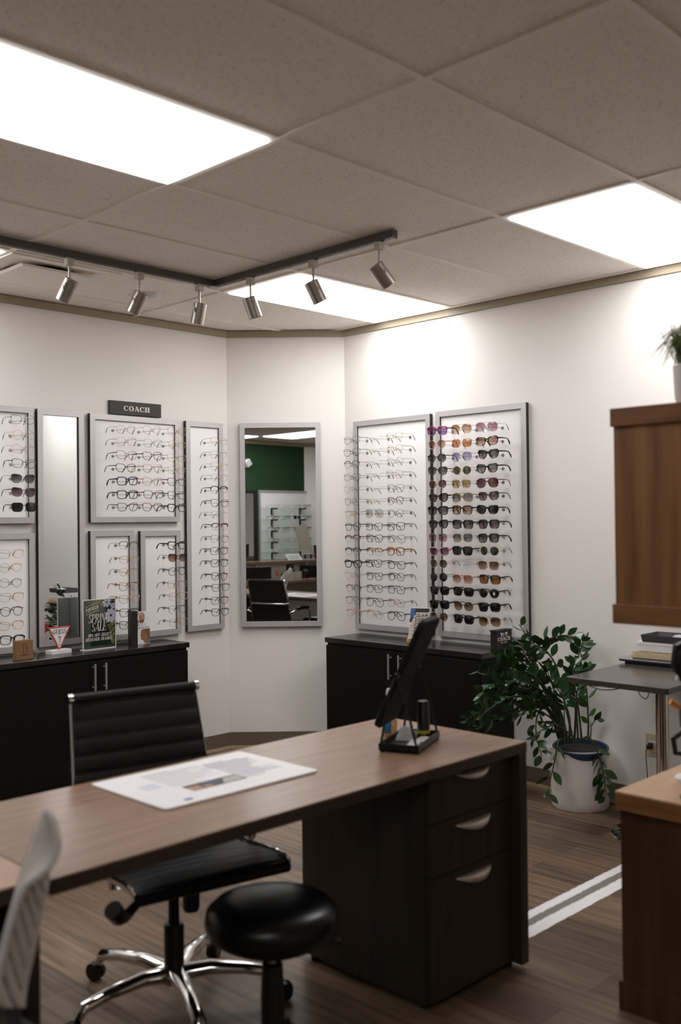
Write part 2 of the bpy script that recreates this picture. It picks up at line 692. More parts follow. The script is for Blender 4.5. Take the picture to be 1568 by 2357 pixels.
# ================================================================== TRACK LIGHTS
t = thing('light_track', 'L-shaped dark bronze light track on the ceiling', 'light track', (3.19, 4.04, CEIL))
TZ = -0.034
box(-2.6, 0.0175, -0.0175, 0.0175, TZ, 0).build('rail', M_TRACK, t, bevel=.002)
box(-0.0175, 0.0175, -1.22, -0.0175, TZ, 0).build('rail', M_TRACK, t, bevel=.002)
box(-2.6, -0.03, -0.008, 0.008, TZ - .0012, TZ).build('groove', M_BLACK, t)
box(-0.008, 0.008, -1.20, -0.03, TZ - .0012, TZ).build('groove', M_BLACK, t)
box(-0.03, 0.0185, -0.0185, 0.03, TZ - 0.003, TZ + .002).build('corner_joint', M_ADAPT, t)
box(-0.0185, 0.0185, -1.236, -1.218, TZ - .002, 0).build('end_cap', M_TRACK, t, bevel=.003)


def spot(x, y, az, el, label):
    """head: direction az (deg, world), tilt el below horizontal"""
    t = thing('track_spotlight', label, 'spotlight', (x, y, CEIL + TZ - .0015), 0, 'cylinder spotlights on the track')
    box(-.018, .018, -.016, .016, -.034, 0).build('adapter', M_ADAPT, t, bevel=.002)
    MB().cyl((0, 0, -.034), (0, 0, -.105), .0055, 12).build('stem', M_LAMP, t, True)
    d = Vector((math.cos(math.radians(az)) * math.cos(math.radians(el)), math.sin(math.radians(az)) * math.cos(math.radians(el)), -math.sin(math.radians(el))))
    side = d.cross(Vector((0, 0, 1))).normalized()
    c0 = Vector((0, 0, -.125))
    yk = MB()
    for sgn in (-1, 1):
        o = side * (.036 * sgn)
        yk.tube([c0 + Vector((0, 0, .02)), c0 + Vector((0, 0, .02)) + o * .6, c0 + o * 1.0 - Vector((0, 0, .005)), c0 + o + d * .02], .010, 8, flat=.25, up=side)
    yk.build('yoke', M_LAMP, t, True)
    MB().cyl(c0 + side * .04, c0 - side * .04, .007, 12).build('pivot_screw', M_LAMP, t, True)
    body = MB()
    a, b = c0 - d * .03, c0 + d * .075
    body.tube([a, a + d * .001, b], [.030, .034, .034], 24, cap=False)
    body.tube([b, b - d * .02], [.0315, .0315], 24, cap=False)
    body.tube([a, a - d * .002], [.030, .012], 24)
    body.build('lamp_body', M_LAMP, t, True)
    MB().tube([b - d * .02, b - d * .018], [.0315, .010], 20).build('reflector', M_BLACKM, t, True)
    return t


spot(2.354, 4.04, 112, 60, 'nickel cylinder spotlight farthest left on the track')
spot(2.730, 4.04, 112, 60, 'nickel cylinder spotlight second from the left on the track')
spot(3.090, 4.04, 95, 74, 'nickel cylinder spotlight just left of the track corner')
spot(3.19, 3.758, -18, 70, 'nickel cylinder spotlight just right of the track corner')
spot(3.19, 3.310, -18, 62, 'nickel cylinder spotlight halfway along the short track arm')
spot(3.19, 2.897, -22, 50, 'nickel cylinder spotlight at the free end of the track')

# air diffuser
t = thing('air_diffuser', 'square white ceiling air diffuser with a lowered centre plate, far left', 'air vent', (2.168 + .305, 4.228 + .305, CEIL))
S2 = .292
fr = MB()
for q in [(-S2, S2, -S2, -S2 + .03), (-S2, S2, S2 - .03, S2), (-S2, -S2 + .03, -S2 + .03, S2 - .03), (S2 - .03, S2, -S2 + .03, S2 - .03)]:
    fr.box(*q, -.004, .006)
fr.build('frame', M_TEE, t, bevel=.002)
cone = MB()
cone.add([(sx * S2 * .9, sy * S2 * .9, -.003) for sx, sy in ((-1, -1), (1, -1), (1, 1), (-1, 1))] + [(sx * .19, sy * .19, .006) for sx, sy in ((-1, -1), (1, -1), (1, 1), (-1, 1))],
         [(0, 1, 5, 4), (1, 2, 6, 5), (2, 3, 7, 6), (3, 0, 4, 7)])
cone.build('throat', M_TEE, t)
MB().lathe([(.001, .0055), (.17, .0055), (.18, .003), (.165, -.004)], 36).build('duct_collar', M_BLACKM, t, True)
pl = MB()
pl.add([(-.2, -.2, -.012), (.2, -.2, -.012), (.2, .2, -.012), (-.2, .2, -.012), (-.18, -.18, -.020), (.18, -.18, -.020), (.18, .18, -.020), (-.18, .18, -.020)],
       [(0, 1, 2, 3), (4, 7, 6, 5), (0, 4, 5, 1), (1, 5, 6, 2), (2, 6, 7, 3), (3, 7, 4, 0)])
pl.build('centre_plate', M_TEE, t, bevel=.004)
for sx in (-1, 1):
    MB().tube([(sx * .12, sx * .1, -.012), (sx * .15, -sx * .05, .004)], .004, 6).build('hanger', M_BLACKM, t)
t = thing('ceiling_sensor', 'low white round dome on the ceiling behind the track', 'sensor', (3.13, 4.57, CEIL + .007))
MB().lathe([(0.0, -.034), (.04, -.031), (.07, -.022), (.082, -.008), (.084, 0)], 36).build('dome', M_WHITE, t, True)
MB().lathe([(.084, -.004), (.092, -.003), (.094, 0)], 36).build('rim', M_TEE, t, True)

# ================================================================== DISPLAY BOARDS
RZ = {'L': 0.0, 'R': -PI / 2, 'C': -PI / 4}


def on_wall(wall, along, z, off=0.0):
    """world point: along = world x on the left wall, world y on the right wall"""
    if wall == 'L':
        return (along, WY - off, z)
    if wall == 'R':
        return (WX - off, along, z)
    return (A[0] + along * .70711 - off * .70711, A[1] - along * .70711 - off * .70711, z)


BW, BD = 0.032, 0.03


def board(wall, a0, a1, z0, z1, label, pegs=(), mirror=False, cat='display board'):
    """framed panel hung flat on a wall; local x runs to the right along the wall, -y faces the room"""
    ac = (a0 + a1) / 2
    wd = abs(a1 - a0) / 2
    zc = (z0 + z1) / 2
    hh = (z1 - z0) / 2
    name = 'wall_mirror' if mirror else 'display_board'
    t = thing(name, label, cat, on_wall(wall, ac, zc), RZ[wall])
    f = MB()
    b = BW
    o = [(-wd, -hh), (wd, -hh), (wd, hh), (-wd, hh)]
    i = [(-wd + b, -hh + b), (wd - b, -hh + b), (wd - b, hh - b), (-wd + b, hh - b)]
    for k in range(4):
        k2 = (k + 1) % 4
        f.face_poly([o[k], o[k2], i[k2], i[k]], -BD, -BD + .004)
    f.build('frame', M_ALU, t)
    e = MB()
    e.box(-wd, -wd + b, -BD + .004, -.001, -hh, hh).box(wd - b, wd, -BD + .004, -.001, -hh, hh)
    e.box(-wd + b, wd - b, -BD + .004, -.001, -hh, -hh + b).box(-wd + b, wd - b, -BD + .004, -.001, hh - b, hh)
    e.build('frame_side', M_BLACKED, t)
    p = box(-wd + b, wd - b, -.016, -.003, -hh + b, hh - b).build('mirror_pane' if mirror else 'panel', M_MIRROR if mirror else M_PANEL, t)
    for (pa, pz) in pegs:
        lx = (pa - ac) if wall == 'L' else (ac - pa)
        g = MB()
        g.tube([(lx, -.016, pz - zc), (lx, -.018, pz - zc), (lx, -.020, pz - zc)], [.010, .010, .005], 12)
        k = g.build('peg_base', clear_mat('smoky_acrylic', (232, 229, 226), .10), t, True)
        MB().tube([(lx, -.02, pz - zc), (lx, -.157, pz - zc - .004)], .003, 6).build('peg', M_ACRYL, t, True)
    return t


# --- eyeglasses -----------------------------------------------------
FR = {'gold': (190, 160, 116), 'rose': (196, 160, 146), 'silver': (172, 170, 170), 'grey': (84, 82, 86), 'black': (22, 20, 20), 'brown': (72, 46, 36),
      'navy': (44, 42, 74), 'blue': (42, 52, 120), 'olive': (66, 66, 44), 'amber': (150, 92, 44), 'blush': (206, 160, 142), 'peach': (204, 162, 120),
      'pink': (196, 128, 160), 'purple': (128, 52, 104), 'wine': (92, 40, 46), 'teal': (30, 92, 90), 'mustard': (178, 146, 70), 'clear': (220, 212, 206)}
METALC = ('gold', 'rose', 'silver')


def frame_mat(c):
    if c == 'tort':
        return noise_mat('tortoiseshell', [(24, 17, 14), (52, 32, 22), (150, 98, 52)], nscale=55, rough=0.25, detail=1, pos=(0.42, 0.68))
    if c == 'teal_tort':
        return noise_mat('teal_tortoiseshell', [(26, 24, 22), (40, 92, 88), (190, 176, 150)], nscale=55, rough=0.25, detail=1, pos=(0.4, 0.68))
    if c == 'clear':
        return clear_mat('crystal_acetate', (214, 206, 200), 0.12)
    return mat('frame_' + c, FR[c], 0.3, 0.25 if c in METALC else 0.0)


LC = {'grey': (58, 54, 56), 'dark': (40, 38, 40), 'brown': (92, 66, 52), 'plum': (70, 50, 58), 'mauve': (158, 116, 134), 'lavender': (150, 142, 178),
      'orange': (196, 130, 92), 'olive': (72, 80, 62), 'khaki': (158, 142, 104), 'wine': (92, 50, 54), 'bluegrey': (98, 108, 118), 'green': (44, 62, 54),
      'amber': (120, 82, 48), 'pinkblue': (170, 96, 140), 'rosebrown': (150, 112, 98), 'tan': (150, 112, 84), 'ice': (190, 208, 212)}
LG = {'grey': (150, 142, 140), 'brown': (190, 160, 134), 'plum': (150, 128, 132), 'mauve': (206, 168, 180), 'lavender': (206, 200, 222), 'bluegrey': (176, 170, 160),
      'khaki': (206, 186, 142), 'pinkblue': (120, 134, 200), 'tan': (222, 200, 176), 'rosebrown': (214, 178, 160), 'amber': (176, 124, 66), 'wine': (130, 78, 80), 'ice': (232, 208, 186)}
LNAME = {'pinkblue': 'pink-to-blue', 'bluegrey': 'blue-grey', 'rosebrown': 'rose-brown', 'ice': 'pale blue-peach'}
SHN = {'r': 'round', 'c': 'cat-eye', 's': 'square', 'a': 'aviator', 'h': 'browline', 'n': 'rimless'}


def lens_outline(sh, n=28, k_=1.0):
    """outline of the right-hand lens about its centre; x grows outward"""
    W, H = {'r': (.049, .044), 'c': (.053, .042), 's': (.053, .043), 'a': (.056, .048), 'h': (.051, .041), 'n': (.050, .037)}[sh]
    W, H = W * k_, H * k_
    pts = []
    ex = {'r': 2.1, 'c': 2.6, 's': 3.6, 'a': 2.4, 'h': 2.7, 'n': 2.6}[sh]
    for k in range(n):
        a = 2 * PI * k / n
        c, s_ = math.cos(a), math.sin(a)
        x = math.copysign(abs(c) ** (2 / ex), c)
        z = math.copysign(abs(s_) ** (2 / ex), s_)
        if sh == 'c':
            z += 0.34 * max(0, x) ** 1.5 * max(0, z)
            x *= 1 + 0.13 * min(z, 1)
        elif sh == 'a':
            x = x * (1 + .10 * z) + (-.10 * min(0, z) * 1.0)
            z -= .08 * max(0, x) * (z < 0)
        elif sh in 'rs':
            x *= 1 + (.05 if sh == 'r' else .09) * z
        elif sh in 'hn':
            x *= 1 + .08 * z
        pts.append((x * W / 2, z * H / 2))
    return pts, W, H


def eyeglasses(loc, rz, spec, label, group, lens_seen=True):
    p = spec.split()
    sh, th, colr = p[0], p[1], p[2]
    lens = p[3] if len(p) > 3 and p[3] != '-' else None
    tcol = p[4] if len(p) > 4 else colr
    t = thing('sunglasses' if lens else 'eyeglasses', label, 'sunglasses' if lens else 'eyeglasses', loc, rz, group)
    t.rotation_euler = (random.uniform(-.03, .05), random.uniform(-.03, .03), rz + random.uniform(-.05, .05))
    pts, W, H = lens_outline(sh, 28, 1.10 if lens else 1.07)
    r = {'m': .0010, 'h': .0010, 'p': .0016, 'P': .0028}[th]
    gapw = .018 if th != 'P' else .020
    fm = frame_mat(colr)
    fm_t = frame_mat(tcol)
    fr = MB()
    half = gapw / 2 + W
    for s_ in (-1, 1):
        cx = s_ * (gapw / 2 + W / 2)
        out = [(cx + s_ * x, .0006 * (abs(x + W / 2) / W) ** 2 * 8, z) for x, z in pts]
        if sh == 'n':
            pass
        elif th == 'h' or sh == 'h':
            top = [q for k, q in enumerate(out) if 0 <= k <= len(out) // 2]
            fr.tube(top, r * 2.0, 6)
            if th == 'h' or sh == 'h':
                fr.tube(out, .0007, 5, closed=True)
        elif th == 'P':
            n = len(out)
            rs = [r * (1.25 if pts[k][1] > 0 else .85) for k in range(n)]
            fr.tube(out, rs, 6, closed=True)
        else:
            fr.tube(out, r, 6, closed=True)
        # end piece
        zx = H * .28
        fr.tube([(s_ * (half - .003), .001, zx), (s_ * (half + .003), .002, zx + .001), (s_ * (half + .005), .007, zx)], r * 1.5 if th in 'pP' else .0014, 6)
        if th in 'mh' or sh == 'n':
            px = s_ * (gapw / 2 - .0005)
            fr.tube([(px + s_ * .001, .001, .001), (px - s_ * .001, .006, -.002), (px, .007, -.006)], .0008, 5)
            fr.tube([(px, .006, -.003), (px + s_ * .0005, .008, -.008), (px + s_ * .002, .007, -.012)], [.0012, .0026, .0012], 6)
    bz = {'r': .004, 'c': .006, 's': .006, 'a': .006, 'h': .006, 'n': .004}[sh] + (.002 if th == 'P' else 0)
    e = gapw / 2 + .0015
    fr.tube([(-e, 0, bz), (-e * .5, -.001, bz + .003), (0, -.0015, bz + .004), (e * .5, -.001, bz + .003), (e, 0, bz)], r * (1.5 if th == 'P' else 1.2), 6)
    if sh == 'a':
        fr.tube([(-e - .008, 0, H * .47), (0, -.001, H * .49), (e + .008, 0, H * .47)], r * 1.1, 6)
    fr.build('front_frame', fm, t, True)
    if lens:
        lm = clear_mat('tint_' + lens, LC[lens], 0.07, LG.get(lens))
    else:
        lm = M_LENS
    for s_ in (-1, 1):
        cx = s_ * (gapw / 2 + W / 2)
        n = len(pts)
        lb = MB()
        lb.add([(cx + s_ * x * .985, .0012 + .0006 * (abs(x + W / 2) / W) ** 2 * 8, z * .985) for x, z in pts] + [(cx, -.0006, 0)],
               [((k + 1) % n, k, n) if s_ > 0 else (k, (k + 1) % n, n) for k in range(n)])
        lb.build('lens', lm, t, True)
    zx = H * .28
    L = random.uniform(.130, .142)
    for s_ in (-1, 1):
        x0 = s_ * (half + .005)
        path = [(x0, .006, zx), (x0 + s_ * .001, .03, zx + .001), (x0 - s_ * .001, .07, zx + .001), (x0 - s_ * .004, L - .045, zx - .001)]
        tip = [(x0 - s_ * .004, L - .045, zx - .001), (x0 - s_ * .006, L - .034, zx - .006), (x0 - s_ * .008, L - .018, zx - .022), (x0 - s_ * .009, L - .012, zx - .033)]
        if th in 'mh' and not lens or sh in 'n' or (lens and th == 'm'):
            tm = MB().tube(path, [.0014, .0012, .0010, .0010], 6).build('temple', fm_t if tcol in METALC or tcol != colr else fm, t, True)
            MB().tube(tip, [.0011, .0016, .0020, .0016], 6).build('temple_tip', frame_mat('brown' if tcol in ('gold', 'rose', 'brown') else 'black'), tm, True)
        else:
            q = .0042 if th == 'P' else .0028
            MB().tube(path + tip[1:], [q, q * .9, q * .75, q * .65, q * .65, q * .7, q * .55], 6, flat=1.0, up=None).build('temple', fm_t, t, True)
            # flatten sideways: temples are thin blades
            ob = t.children[-1]
            for v in ob.data.vertices:
                v.co.x = x0 + (v.co.x - x0) * .45 if abs(v.co.x - x0) < .006 else v.co.x
    return t


ORD = ['top', 'second', 'third', 'fourth', 'fifth', 'sixth', 'seventh', 'eighth', 'ninth', 'tenth', 'eleventh', 'twelfth', 'thirteenth', 'fourteenth', 'bottom']


def describe(spec):
    p = spec.split()
    lens = p[3] if len(p) > 3 and p[3] != '-' else None
    c = {'tort': 'tortoiseshell', 'teal_tort': 'teal-flecked', 'rose': 'rose-gold', 'clear': 'crystal-clear'}.get(p[2], p[2])
    s_ = SHN[p[0]]
    if p[0] == 'n':
        c = 'pale'
    if lens:
        return '%s %s sunglasses with %s lenses' % (c, s_, LNAME.get(lens, lens))
    k = {'m': 'wire ', 'h': '', 'p': '', 'P': 'thick-rimmed '}[p[1]]
    return '%s%s %s eyeglasses' % (k if p[0] not in 'n' else '', c, s_)


def fill(wall, cols, zt, zb, rows, where, group, colnames):
    """rows: list of rows, each a list of specs ('' = empty place); returns the peg places"""
    pegs = []
    n = len(rows)
    for i, row in enumerate(rows):
        z = zt + (zb - zt) * i / (n - 1)
        o = ORD[i] if i < n - 1 else 'bottom'
        for j, spec in enumerate(row):
            pegs.append((cols[j], z))
            if not spec:
                continue
            zz = z + random.uniform(-.004, .004)
            lab = describe(spec) + ', ' + (o + ' row' if not colnames[j] else '%s row %s' % (o, colnames[j])) + ', ' + where
            g_ = eyeglasses(on_wall(wall, cols[j] + random.uniform(-.005, .005), zz - .002, .163), RZ[wall], spec, lab, group)
            if spec == 'r P olive dark':
                sk = MB().face_poly(disc(.037, -.001, .007, .009), -.0026, -.0016).build('sticker', M_PAPER, g_)
                MB().face_poly(disc(.037, -.003, .0035, .0035, 12), -.0031, -.0026).build('sticker_print', mat('sticker_red', (186, 70, 60), .5), sk)
    return pegs


def S(txt):
    return [[x.strip() for x in line.split('|')] for line in txt.strip().split('\n')]


r1 = S('''c m brown|n m silver|r m gold
c m black - black|n m gold|r m gold - wine
h m brown - amber|n m rose|r m silver
c m brown|n m silver|s m rose - black
c m silver|n m silver|s m grey
r m grey - amber|n m gold|h m wine
r m gold - black|a m silver ice|r m grey
c p black|c p brown|s p brown
h p wine|c p black|c p clear
h p navy|h p amber|s P amber
c P black|c p brown|c p black
c m rose|c p olive|r p brown
h m brown|s p teal_tort|s p navy
s p clear|a p brown|s m rose
s p blush|s m rose|a p black''')
r2 = S('''s P purple pinkblue|a m gold tan|a m silver mauve
r p blush tan|s m gold orange|c P tort rosebrown
r p tort grey|a m silver lavender|c P black grey
c p tort grey|r m gold olive|c P black bluegrey
r m gold plum|s m gold khaki|a p wine wine
c P tort plum|a p mustard bluegrey|c p black plum
s P black grey|s P tort tan|c P black dark
c P black grey|s P black grey|s P black plum
s m rose mauve|s m gold bluegrey|s P black grey
c P pink plum|s P black dark|r m gold green
r m gold grey||s m gold brown
r p clear dark|s P blush rosebrown|s P tort amber
s P tort dark|s P black dark|r P olive dark
s P black dark|r p tort brown|s P black dark
r m gold brown|s P black dark|a m gold brown''')
p5 = S('''r m gold
r m silver - black
s m gold
r m rose
h p black
c p olive
r m silver
h p brown
c p clear
s p tort
s p black
r p black
c p olive
c p brown
c p black''')
coach = S('''r m rose|r m rose|c m gold
s m rose - tort|r m silver|r m gold
c p clear - tort|c p wine|c m gold - black
c p tort - blue|c p rose|r m gold
s P navy|c p blush|c p brown
s P olive|c p wine|c p black
c p brown|c p brown - gold|c P black''')
p3 = S('''h m brown
h m gold
r m gold - black
c p amber
c p blush
s p black
c p black''')
p4 = S('''c P black
c m black brown
r p black
s m gold - black
s m rose
c p clear - tort
s m gold''')
p1 = S('''c m brown
r m gold
r m rose
c p brown
c m grey grey
c p grey plum
s p black dark''')
p1b = S('''s m gold
r m gold
r m grey
s m gold - amber
r p tort
c p peach
s P tort''')
LCR = ['left', 'middle', 'right']
pg = fill('R', [4.324, 4.142, 3.964], 1.976, .897, r1, 'wide board beside the corner mirror', 'eyeglasses on the wide right-wall board', LCR)
board('R', 4.434, 3.800, .78, 2.106, 'tall silver-framed white board of eyeglasses right of the corner mirror', pg)
pg = fill('R', [3.636, 3.462, 3.281], 1.983, .909, r2, 'sunglasses board', 'sunglasses on the right-wall board', LCR)
board('R', 3.755, 3.116, .78, 2.112, 'tall silver-framed white board full of sunglasses', pg)
pg = fill('L', [3.902], 1.976, .908, p5, 'tall narrow board left of the corner', 'eyeglasses on the tall narrow board', [''])
board('L', 3.750, 4.042, .788, 2.107, 'tall narrow white eyeglasses board left of the corner mirror', pg)
pg = fill('L', [3.226, 3.406, 3.583], 2.017, 1.563, coach, 'board under the black sign', 'eyeglasses under the black sign', LCR)
board('L', 3.069, 3.698, 1.476, 2.107, 'wide silver-framed eyeglasses board under the black sign', pg)
pg = fill('L', [3.239], 1.34, .881, p3, 'small board behind the green poster', 'eyeglasses behind the green poster', [''])
board('L', 3.066, 3.362, .782, 1.427, 'small white eyeglasses board behind the green sale poster', pg)
pg = fill('L', [3.579], 1.335, .871, p4, 'small board behind the portrait card', 'eyeglasses behind the portrait card', [''])
board('L', 3.407, 3.700, .783, 1.422, 'small white eyeglasses board behind the portrait card', pg)
pg = fill('L', [2.584], 2.027, 1.562, p1, 'upper board at the left edge', 'eyeglasses on the upper left board', [''])
board('L', 2.10, 2.717, 1.476, 2.112, 'upper eyeglasses board cut by the left edge', pg)
pg = fill('L', [2.510], 1.319, .865, p1b, 'lower board at the left edge', 'eyeglasses on the lower left board', [''])
board('L', 2.10, 2.716, .776, 1.421, 'lower eyeglasses board cut by the left edge, behind the cork block', pg)
board('L', 2.739, 3.028, .79, 2.110, 'tall narrow silver-framed mirror between the eyeglasses boards on the left wall', (), True, 'mirror')
cm = board('C', .080 + .004, .603 + .004, .790, 2.112, 'tall silver-framed mirror on the angled corner wall', (), True, 'mirror')
for ch in cm.children:
    if ch.name.startswith('mirror_pane'):
        ch.rotation_euler = (-0.0022, 0, 0)

# black name sign on top of the board
t = thing('name_sign', 'black COACH sign above the wide eyeglasses board', 'sign', on_wall('L', 3.389, 2.115), 0)
box(-.182, .182, -.018, -.001, 0, .080).build('plate', mat('black_sign', (44, 40, 37), .55), t, bevel=.001)
lettering('COACH', 0.005, .024, .030, .185, T=.22, h=.07, y=-.018).build('lettering', mat('sign_white', (222, 214, 206), .5), t)

# ================================================================== BLACK CABINETS
def cabinet(x0, x1, depth, top, label, wall, handles, doors, leftend=True):
    """base cabinet against a wall. local x along wall, -y to room. x0..x1 local"""
    t = thing('base_cabinet', label, 'cabinet', on_wall(wall, 0, 0), RZ[wall])
    d = depth - .012
    box(x0 + .015, x1 - .015, -d, -.016, .07, top - .03).build('carcass', M_BLACKW, t)
    box(x0 + .03, x1 - .03, -d + .05, -.016, 0, .07).build('plinth', M_BLACKW, t)
    xs_ = [x0 + .017] + doors + [x1 - .017]
    for a, b in zip(xs_[:-1], xs_[1:]):
        dr = box(a + .0015, b - .0015, -d - .018, -d - .0005, .075, top - .045).build('door', M_BLACKW, t, bevel=.001)
        for hx in handles:
            if a < hx < b:
                hb = MB()
                hb.cyl((hx, -d - .044, top - .20), (hx, -d - .044, top - .055), .006, 12)
                for hz in (-.182, -.075):
                    hb.cyl((hx, -d - .044, top + hz), (hx, -d - .017, top + hz), .0045, 10)
                hb.build('handle', M_STEEL, dr, True)
    o = box(x0, x1, -depth, -.002, top - .03, top).build('top', M_BLACKTOP, t, bevel=.002)
    return t


# left wall run (world x 1.0 .. 3.57), right wall run (world y 4.41 .. 3.215 ; local x = -y)
t = cabinet(0.60, 3.57, .285, .76, 'long black two-door base cabinet under the left wall boards', 'L', [2.913, 2.981], [1.6, 2.25, 2.947])
t = cabinet(-4.415, -3.215, .325, .75, 'black base cabinet under the right wall boards', 'R', [-3.859, -3.782], [-3.82])


# --- things standing on the left cabinet
def facing(n, label, cat, x, y, z, rz=0.0):
    return thing(n, label, cat, (x, y, z), rz)


t = facing('cork_block', 'square cork block standing on the left cabinet', 'display block', 2.555, 4.885, .76, .12)
box(-.050, .050, -.018, .018, 0, .100).build('block', M_CORK, t, bevel=.001)
mk = MB()
mk.face_poly([(-.012, .034), (-.009, .034), (-.009, .074), (-.012, .074)], -.0186, -.018)
mk.face_poly([(.009, .034), (.012, .034), (.012, .074), (.009, .074)], -.0186, -.018)
for q in _arc(0, .073, .012, .010, 0, 180, .003, .003, 8) + _arc(0, .035, .012, .010, 180, 360, .003, .003, 8):
    mk.face_poly(q, -.0186, -.018)
for k in range(9):
    mk.face_poly([(-.032 + k * .007, .020), (-.028 + k * .007, .020), (-.028 + k * .007, .025), (-.032 + k * .007, .025)], -.0186, -.018)
mk.build('engraving', mat('cork_burn', (84, 54, 34), .9), t)

t = facing('triangle_sign', 'triangular GUESS sign with red border on a white foot', 'sign', 2.80, 4.955, .76, .1)
box(-.062, .066, -.03, .03, 0, .020).build('base', M_WHITE, t, bevel=.001)
tri = [(.0, .018), (.072, .146), (-.072, .146)]
MB().face_poly(tri, -.012, -.004).build('plaque', mat('sign_red', (196, 86, 78), .45), t)
tri2 = [(.0, .030), (.0595, .1385), (-.0595, .1385)]
flat(tri2, -.012).build('face', M_PAPER, t)
lettering('GUESS', 0, .108, .024, .088, T=.17, h=.06, y=-.0125).build('lettering', mat('ink_black', (44, 40, 40), .6), t)
lettering('?', 0, .060, .036, .020, T=.2, h=.1, y=-.0125).build('question_mark', MATS['sign_red'], t)
sm = MB()
for k in (-1, 0, 1):
    sm.face_poly([(k * .005 - .0015, .101), (k * .005 + .0015, .101), (k * .005 + .0015, .104), (k * .005 - .0015, .104)], -.0128, -.0125)
sm.face_poly([(-.006, .046), (.006, .046), (0, .055)], -.0128, -.0125)
sm.build('small_print', mat('ink_grey', (120, 112, 112), .6), t)

t = facing('sale_poster', 'green SPRING SALE poster in a clear acrylic stand', 'poster', 3.045, 4.935, .76, .06)
MH, MW = .282, .109
st = MB()
st.box(-MW, MW, -.0045, -.0035, .004, MH).box(-MW, MW, .0005, .0015, .004, MH).box(-MW, MW, -.0045, .06, .0, .004)
st.build('acrylic_stand', M_ACRYL, t)
rim = MB()
rim.box(-MW - .002, -MW + .003, -.0052, .0016, 0, MH).box(MW - .003, MW + .002, -.0052, .0016, 0, MH)
rim.box(-MW, MW, -.0052, .0016, MH - .003, MH + .002).box(-MW, MW, -.0056, .03, 0, .006)
rim.build('acrylic_edge', mat('frosted_edge', (222, 214, 214), .3), t)
box(-MW + .004, MW - .004, -.0016, .0004, .007, MH - .004).build('backing_sheet', noise_mat('grey_backing', [(170, 166, 162), (186, 182, 178)], nscale=60, rough=.6), t)
box(-MW + .004, MW - .004, -.0034, -.0017, .007, MH - .004).build('sheet', noise_mat('poster_green', [(30, 52, 36), (44, 70, 50)], nscale=4, rough=.5), t)
YP = -.0036
fl = MB()
rn = random.Random(3)


def flower(cx, cz, r, n, a0=0):
    for k in range(n):
        a = a0 + 2 * PI * k / n
        dx, dz = math.cos(a), math.sin(a)
        q = []
        for u in range(10):
            an = 2 * PI * u / 10
            q.append((cx + dx * (r * .6 + r * .45 * math.cos(an)) - dz * r * .28 * math.sin(an), cz + dz * (r * .6 + r * .45 * math.cos(an)) + dx * r * .28 * math.sin(an)))
        q = [(min(max(x, -MW + .005), MW - .005), min(max(z, .008), MH - .005)) for x, z in q]
        fl.face_poly(q, YP - .0002 - .00003 * k, YP)


flower(.078, .185, .042, 9)
flower(.050, .262, .030, 7, .4)
flower(.092, .240, .018, 6)
fl.build('flower', mat('petal', (206, 200, 218), .6), t)
lf = MB()
for cx, cz, a, l in [(.085, .135, .7, .03), (.09, .105, .4, .026), (.07, .118, 2.2, .026), (.085, .05, 1.9, .03), (.092, .075, .9, .02), (-.03, .262, .2, .03), (.02, .25, 2.6, .025), (.0, .27, .5, .02)]:
    dx, dz = math.cos(a), math.sin(a)
    q = []
    for u in range(12):
        an = 2 * PI * u / 12
        q.append((cx + dx * l * math.cos(an) - dz * l * .42 * math.sin(an), cz + dz * l * math.cos(an) + dx * l * .42 * math.sin(an)))
    q = [(min(max(x, -MW + .005), MW - .005), min(max(z, .008), MH - .005)) for x, z in q]
    lf.face_poly(q, YP - .00015, YP)
lf.build('printed_leaf', mat('print_leaf', (120, 128, 72), .6), t)
M_CREAM = mat('print_cream', (226, 216, 204), .6)
lettering('TOFIELD', -.050, .222, .020, .088, T=.2, h=.14, serif=False, y=YP - .0003, slope=.28, curve=1.2).build('lettering', M_CREAM, t)
lettering('EYECARE', -.045, .2095, .006, .075, T=.13, h=.12, serif=False, gap=.5, y=YP - .0003, slope=.28, curve=1.2).build('lettering', M_CREAM, t)
sw = MB()
for z0 in (.253, .210):
    for k in range(12):
        x = -.095 + .0075 * k
        zz = z0 + .28 * (x + .05) - 1.2 * (x + .05) ** 2
        sw.face_poly([(x, zz), (x + .0078, zz + .0019), (x + .0078, zz + .0034), (x, zz + .0015)], YP - .0003, YP)
sw.build('swoosh', M_CREAM, t)
lettering('SPRING', -.006, .152, .048, .140, T=.14, h=.035, shear=.16, gap=.02, y=YP - .0004).build('lettering', M_CREAM, t)
lettering('SALE', -.006, .104, .046, .098, T=.14, h=.035, shear=.16, gap=.02, y=YP - .0004).build('lettering', M_CREAM, t)
lettering('40% OFF SELECT', .0, .073, .017, .160, T=.2, h=.06, shear=.2, y=YP - .0004).build('lettering', M_CREAM, t)
lettering('DESIGNER FRAMES.', -.004, .050, .017, .180, T=.2, h=.06, shear=.2, y=YP - .0004).build('lettering', M_CREAM, t)

t = facing('display_box', 'narrow black display stand left of the portrait card', 'display stand', 3.262, 4.925, .76, -.25)
box(-.019, .019, -.03, .03, 0, .200).build('block', mat('matte_black', (22, 20, 19), .6), t, bevel=.001)

